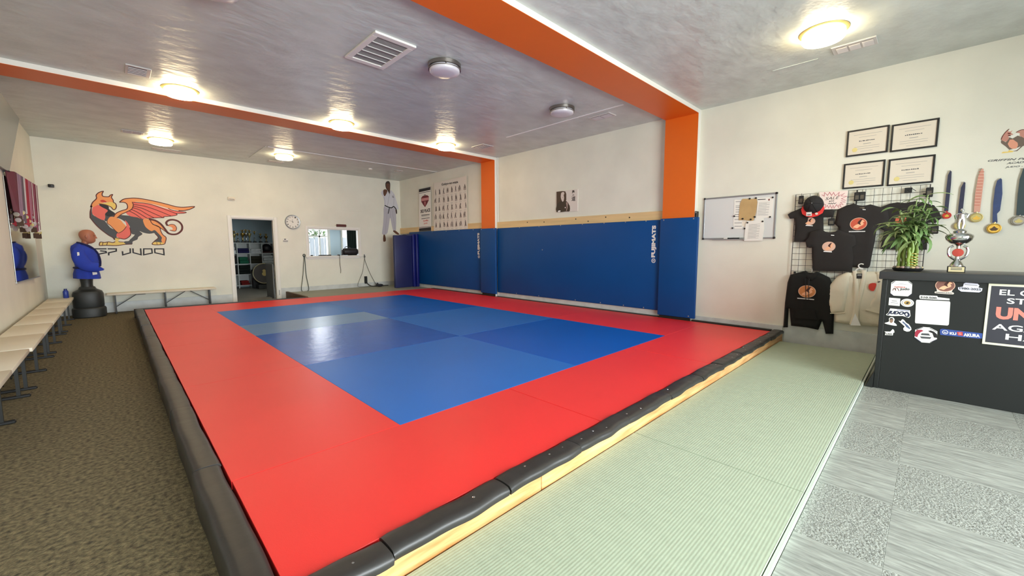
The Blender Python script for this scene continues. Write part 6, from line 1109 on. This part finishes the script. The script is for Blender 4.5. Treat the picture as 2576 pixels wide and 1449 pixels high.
# =================================================================== PLANT
PX, PY, PZ = 5.36, .145, 1.125
t = thing('potted_bamboo', (PX, PY, PZ), 'bushy green lucky bamboo with gold ties in a low dish on the desk', 'plant')
obj('dish', MB().lathe((PX, PY, PZ), [(.085, 0), (.095, .006), (.105, .028), (.10, .028), (.09, .02)], 28, .85, 1.05), M_black, t, smooth=True)
random.seed(5)
for k in range(16):
    a = k*2*PI/16; r = .085
    obj('pebble', MB().sph((PX+r*.8*math.cos(a), PY+r*1.0*math.sin(a), PZ+.035), .018, .020, .013, 8), (mat('tan_pebble', (188, 166, 120), .7), mat('pink_pebble', (170, 140, 130), .7), mat('grey_pebble', (120, 118, 108), .7))[k % 3], t, smooth=True)
for k, (dx, dy, h_) in enumerate([(0, .065, .22), (-.02, .03, .30), (.02, .0, .33), (-.02, -.02, .26), (.02, -.035, .36), (0, -.05, .24), (.03, .04, .28), (-.04, .0, .2)]):
    mb = MB(); n_ = 7; mb.tube([(PX+dx+.006*math.sin(i), PY+dy+.004*math.cos(i*2), PZ+.02+h_*i/n_) for i in range(n_+1)], [.0125+.0025*(i % 2) for i in range(n_+1)], 10); obj('stalk', mb, M_stalk, t, smooth=True)
for z in (.085, .11, .135, .165, .06): obj('gold_tie', MB().tube([(PX+.045*math.cos(a), PY-.025+.040*math.sin(a), PZ+z+.006*math.sin(a)) for a in [2*PI*k/18 for k in range(18)]], .004, 6, closed=True), M_gold, t)
LM = []
for v in range(8):
    L = (.20, .26, .16, .30, .22, .18, .28, .24)[v]; droop = (.9, 1.3, .5, 1.5, 1.1, 1.6, .7, 1.9)[v]; mb = MB(); n_ = 8; row = []
    for i in range(n_+1):
        s = i/n_; ang = .5-droop*s*1.3; x = L*(s if i == 0 else 0); row.append((s, ang))
    p = Vector((0, 0, 0)); prev = None
    for i, (s, ang) in enumerate(row):
        if i: p = p+Vector((math.cos(ang), 0, math.sin(ang)))*(L/n_)
        w_ = .017*math.sin(PI*min(1, .08+s*.92))**.7*(1 if s < 1 else .02)
        cur = [mb.b.verts.new(p+Vector((0, -w_, .004))), mb.b.verts.new(p), mb.b.verts.new(p+Vector((0, w_, .004)))]
        if prev: mb.b.faces.new((prev[0], prev[1], cur[1], cur[0])); mb.b.faces.new((prev[1], prev[2], cur[2], cur[1]))
        prev = cur
    for f in mb.b.faces: f.smooth = True
    me = bpy.data.meshes.new('leaf'); mb.b.to_mesh(me); mb.b.free(); me.materials.append(M_leaf if v % 3 else M_leaf2); LM.append(me)
base = world_loc(t)
def leaf(p, az, v, s, tilt=0):
    o = bpy.data.objects.new('leaf', LM[v]); COL.objects.link(o); o.parent = t; o.location = Vector(p)-base; o.rotation_euler = (random.uniform(-.5, .5), tilt, az); o.scale = (s,)*3
shoots = [((0, .05, .24), (.01, .16, .46)), ((-.02, .03, .3), (-.04, .09, .56)), ((.02, 0, .33), (0, -.02, .66)), ((.02, -.035, .36), (.02, -.09, .70)), ((0, -.05, .3), (-.03, -.11, .55)), ((0, .0, .3), (-.08, .02, .42)), ((.02, .02, .3), (.08, -.02, .5))]
for k, (a, b) in enumerate(shoots):
    a, b = Vector(a)+Vector((PX, PY, PZ)), Vector(b)+Vector((PX, PY, PZ)); obj('shoot', MB().tube([a, (a+b)/2+Vector((0, 0, .02)), b], [.008, .006, .004], 6), M_leaf2, t)
    for i in range(20):
        s = .1+.9*i/19; leaf(a+(b-a)*s, i*2.4+k, random.randrange(8), random.uniform(.62, 1.0)*(1.05-.35*s*(k in (2, 3))), random.uniform(-.5, .35))
for i in range(26): leaf((PX+random.uniform(-.05, .05), PY+random.uniform(-.06, .08), PZ+random.uniform(.26, .36)), random.uniform(0, 6.28), random.choice((1, 3, 5, 7)), random.uniform(.8, 1.05), random.uniform(-.1, .4))
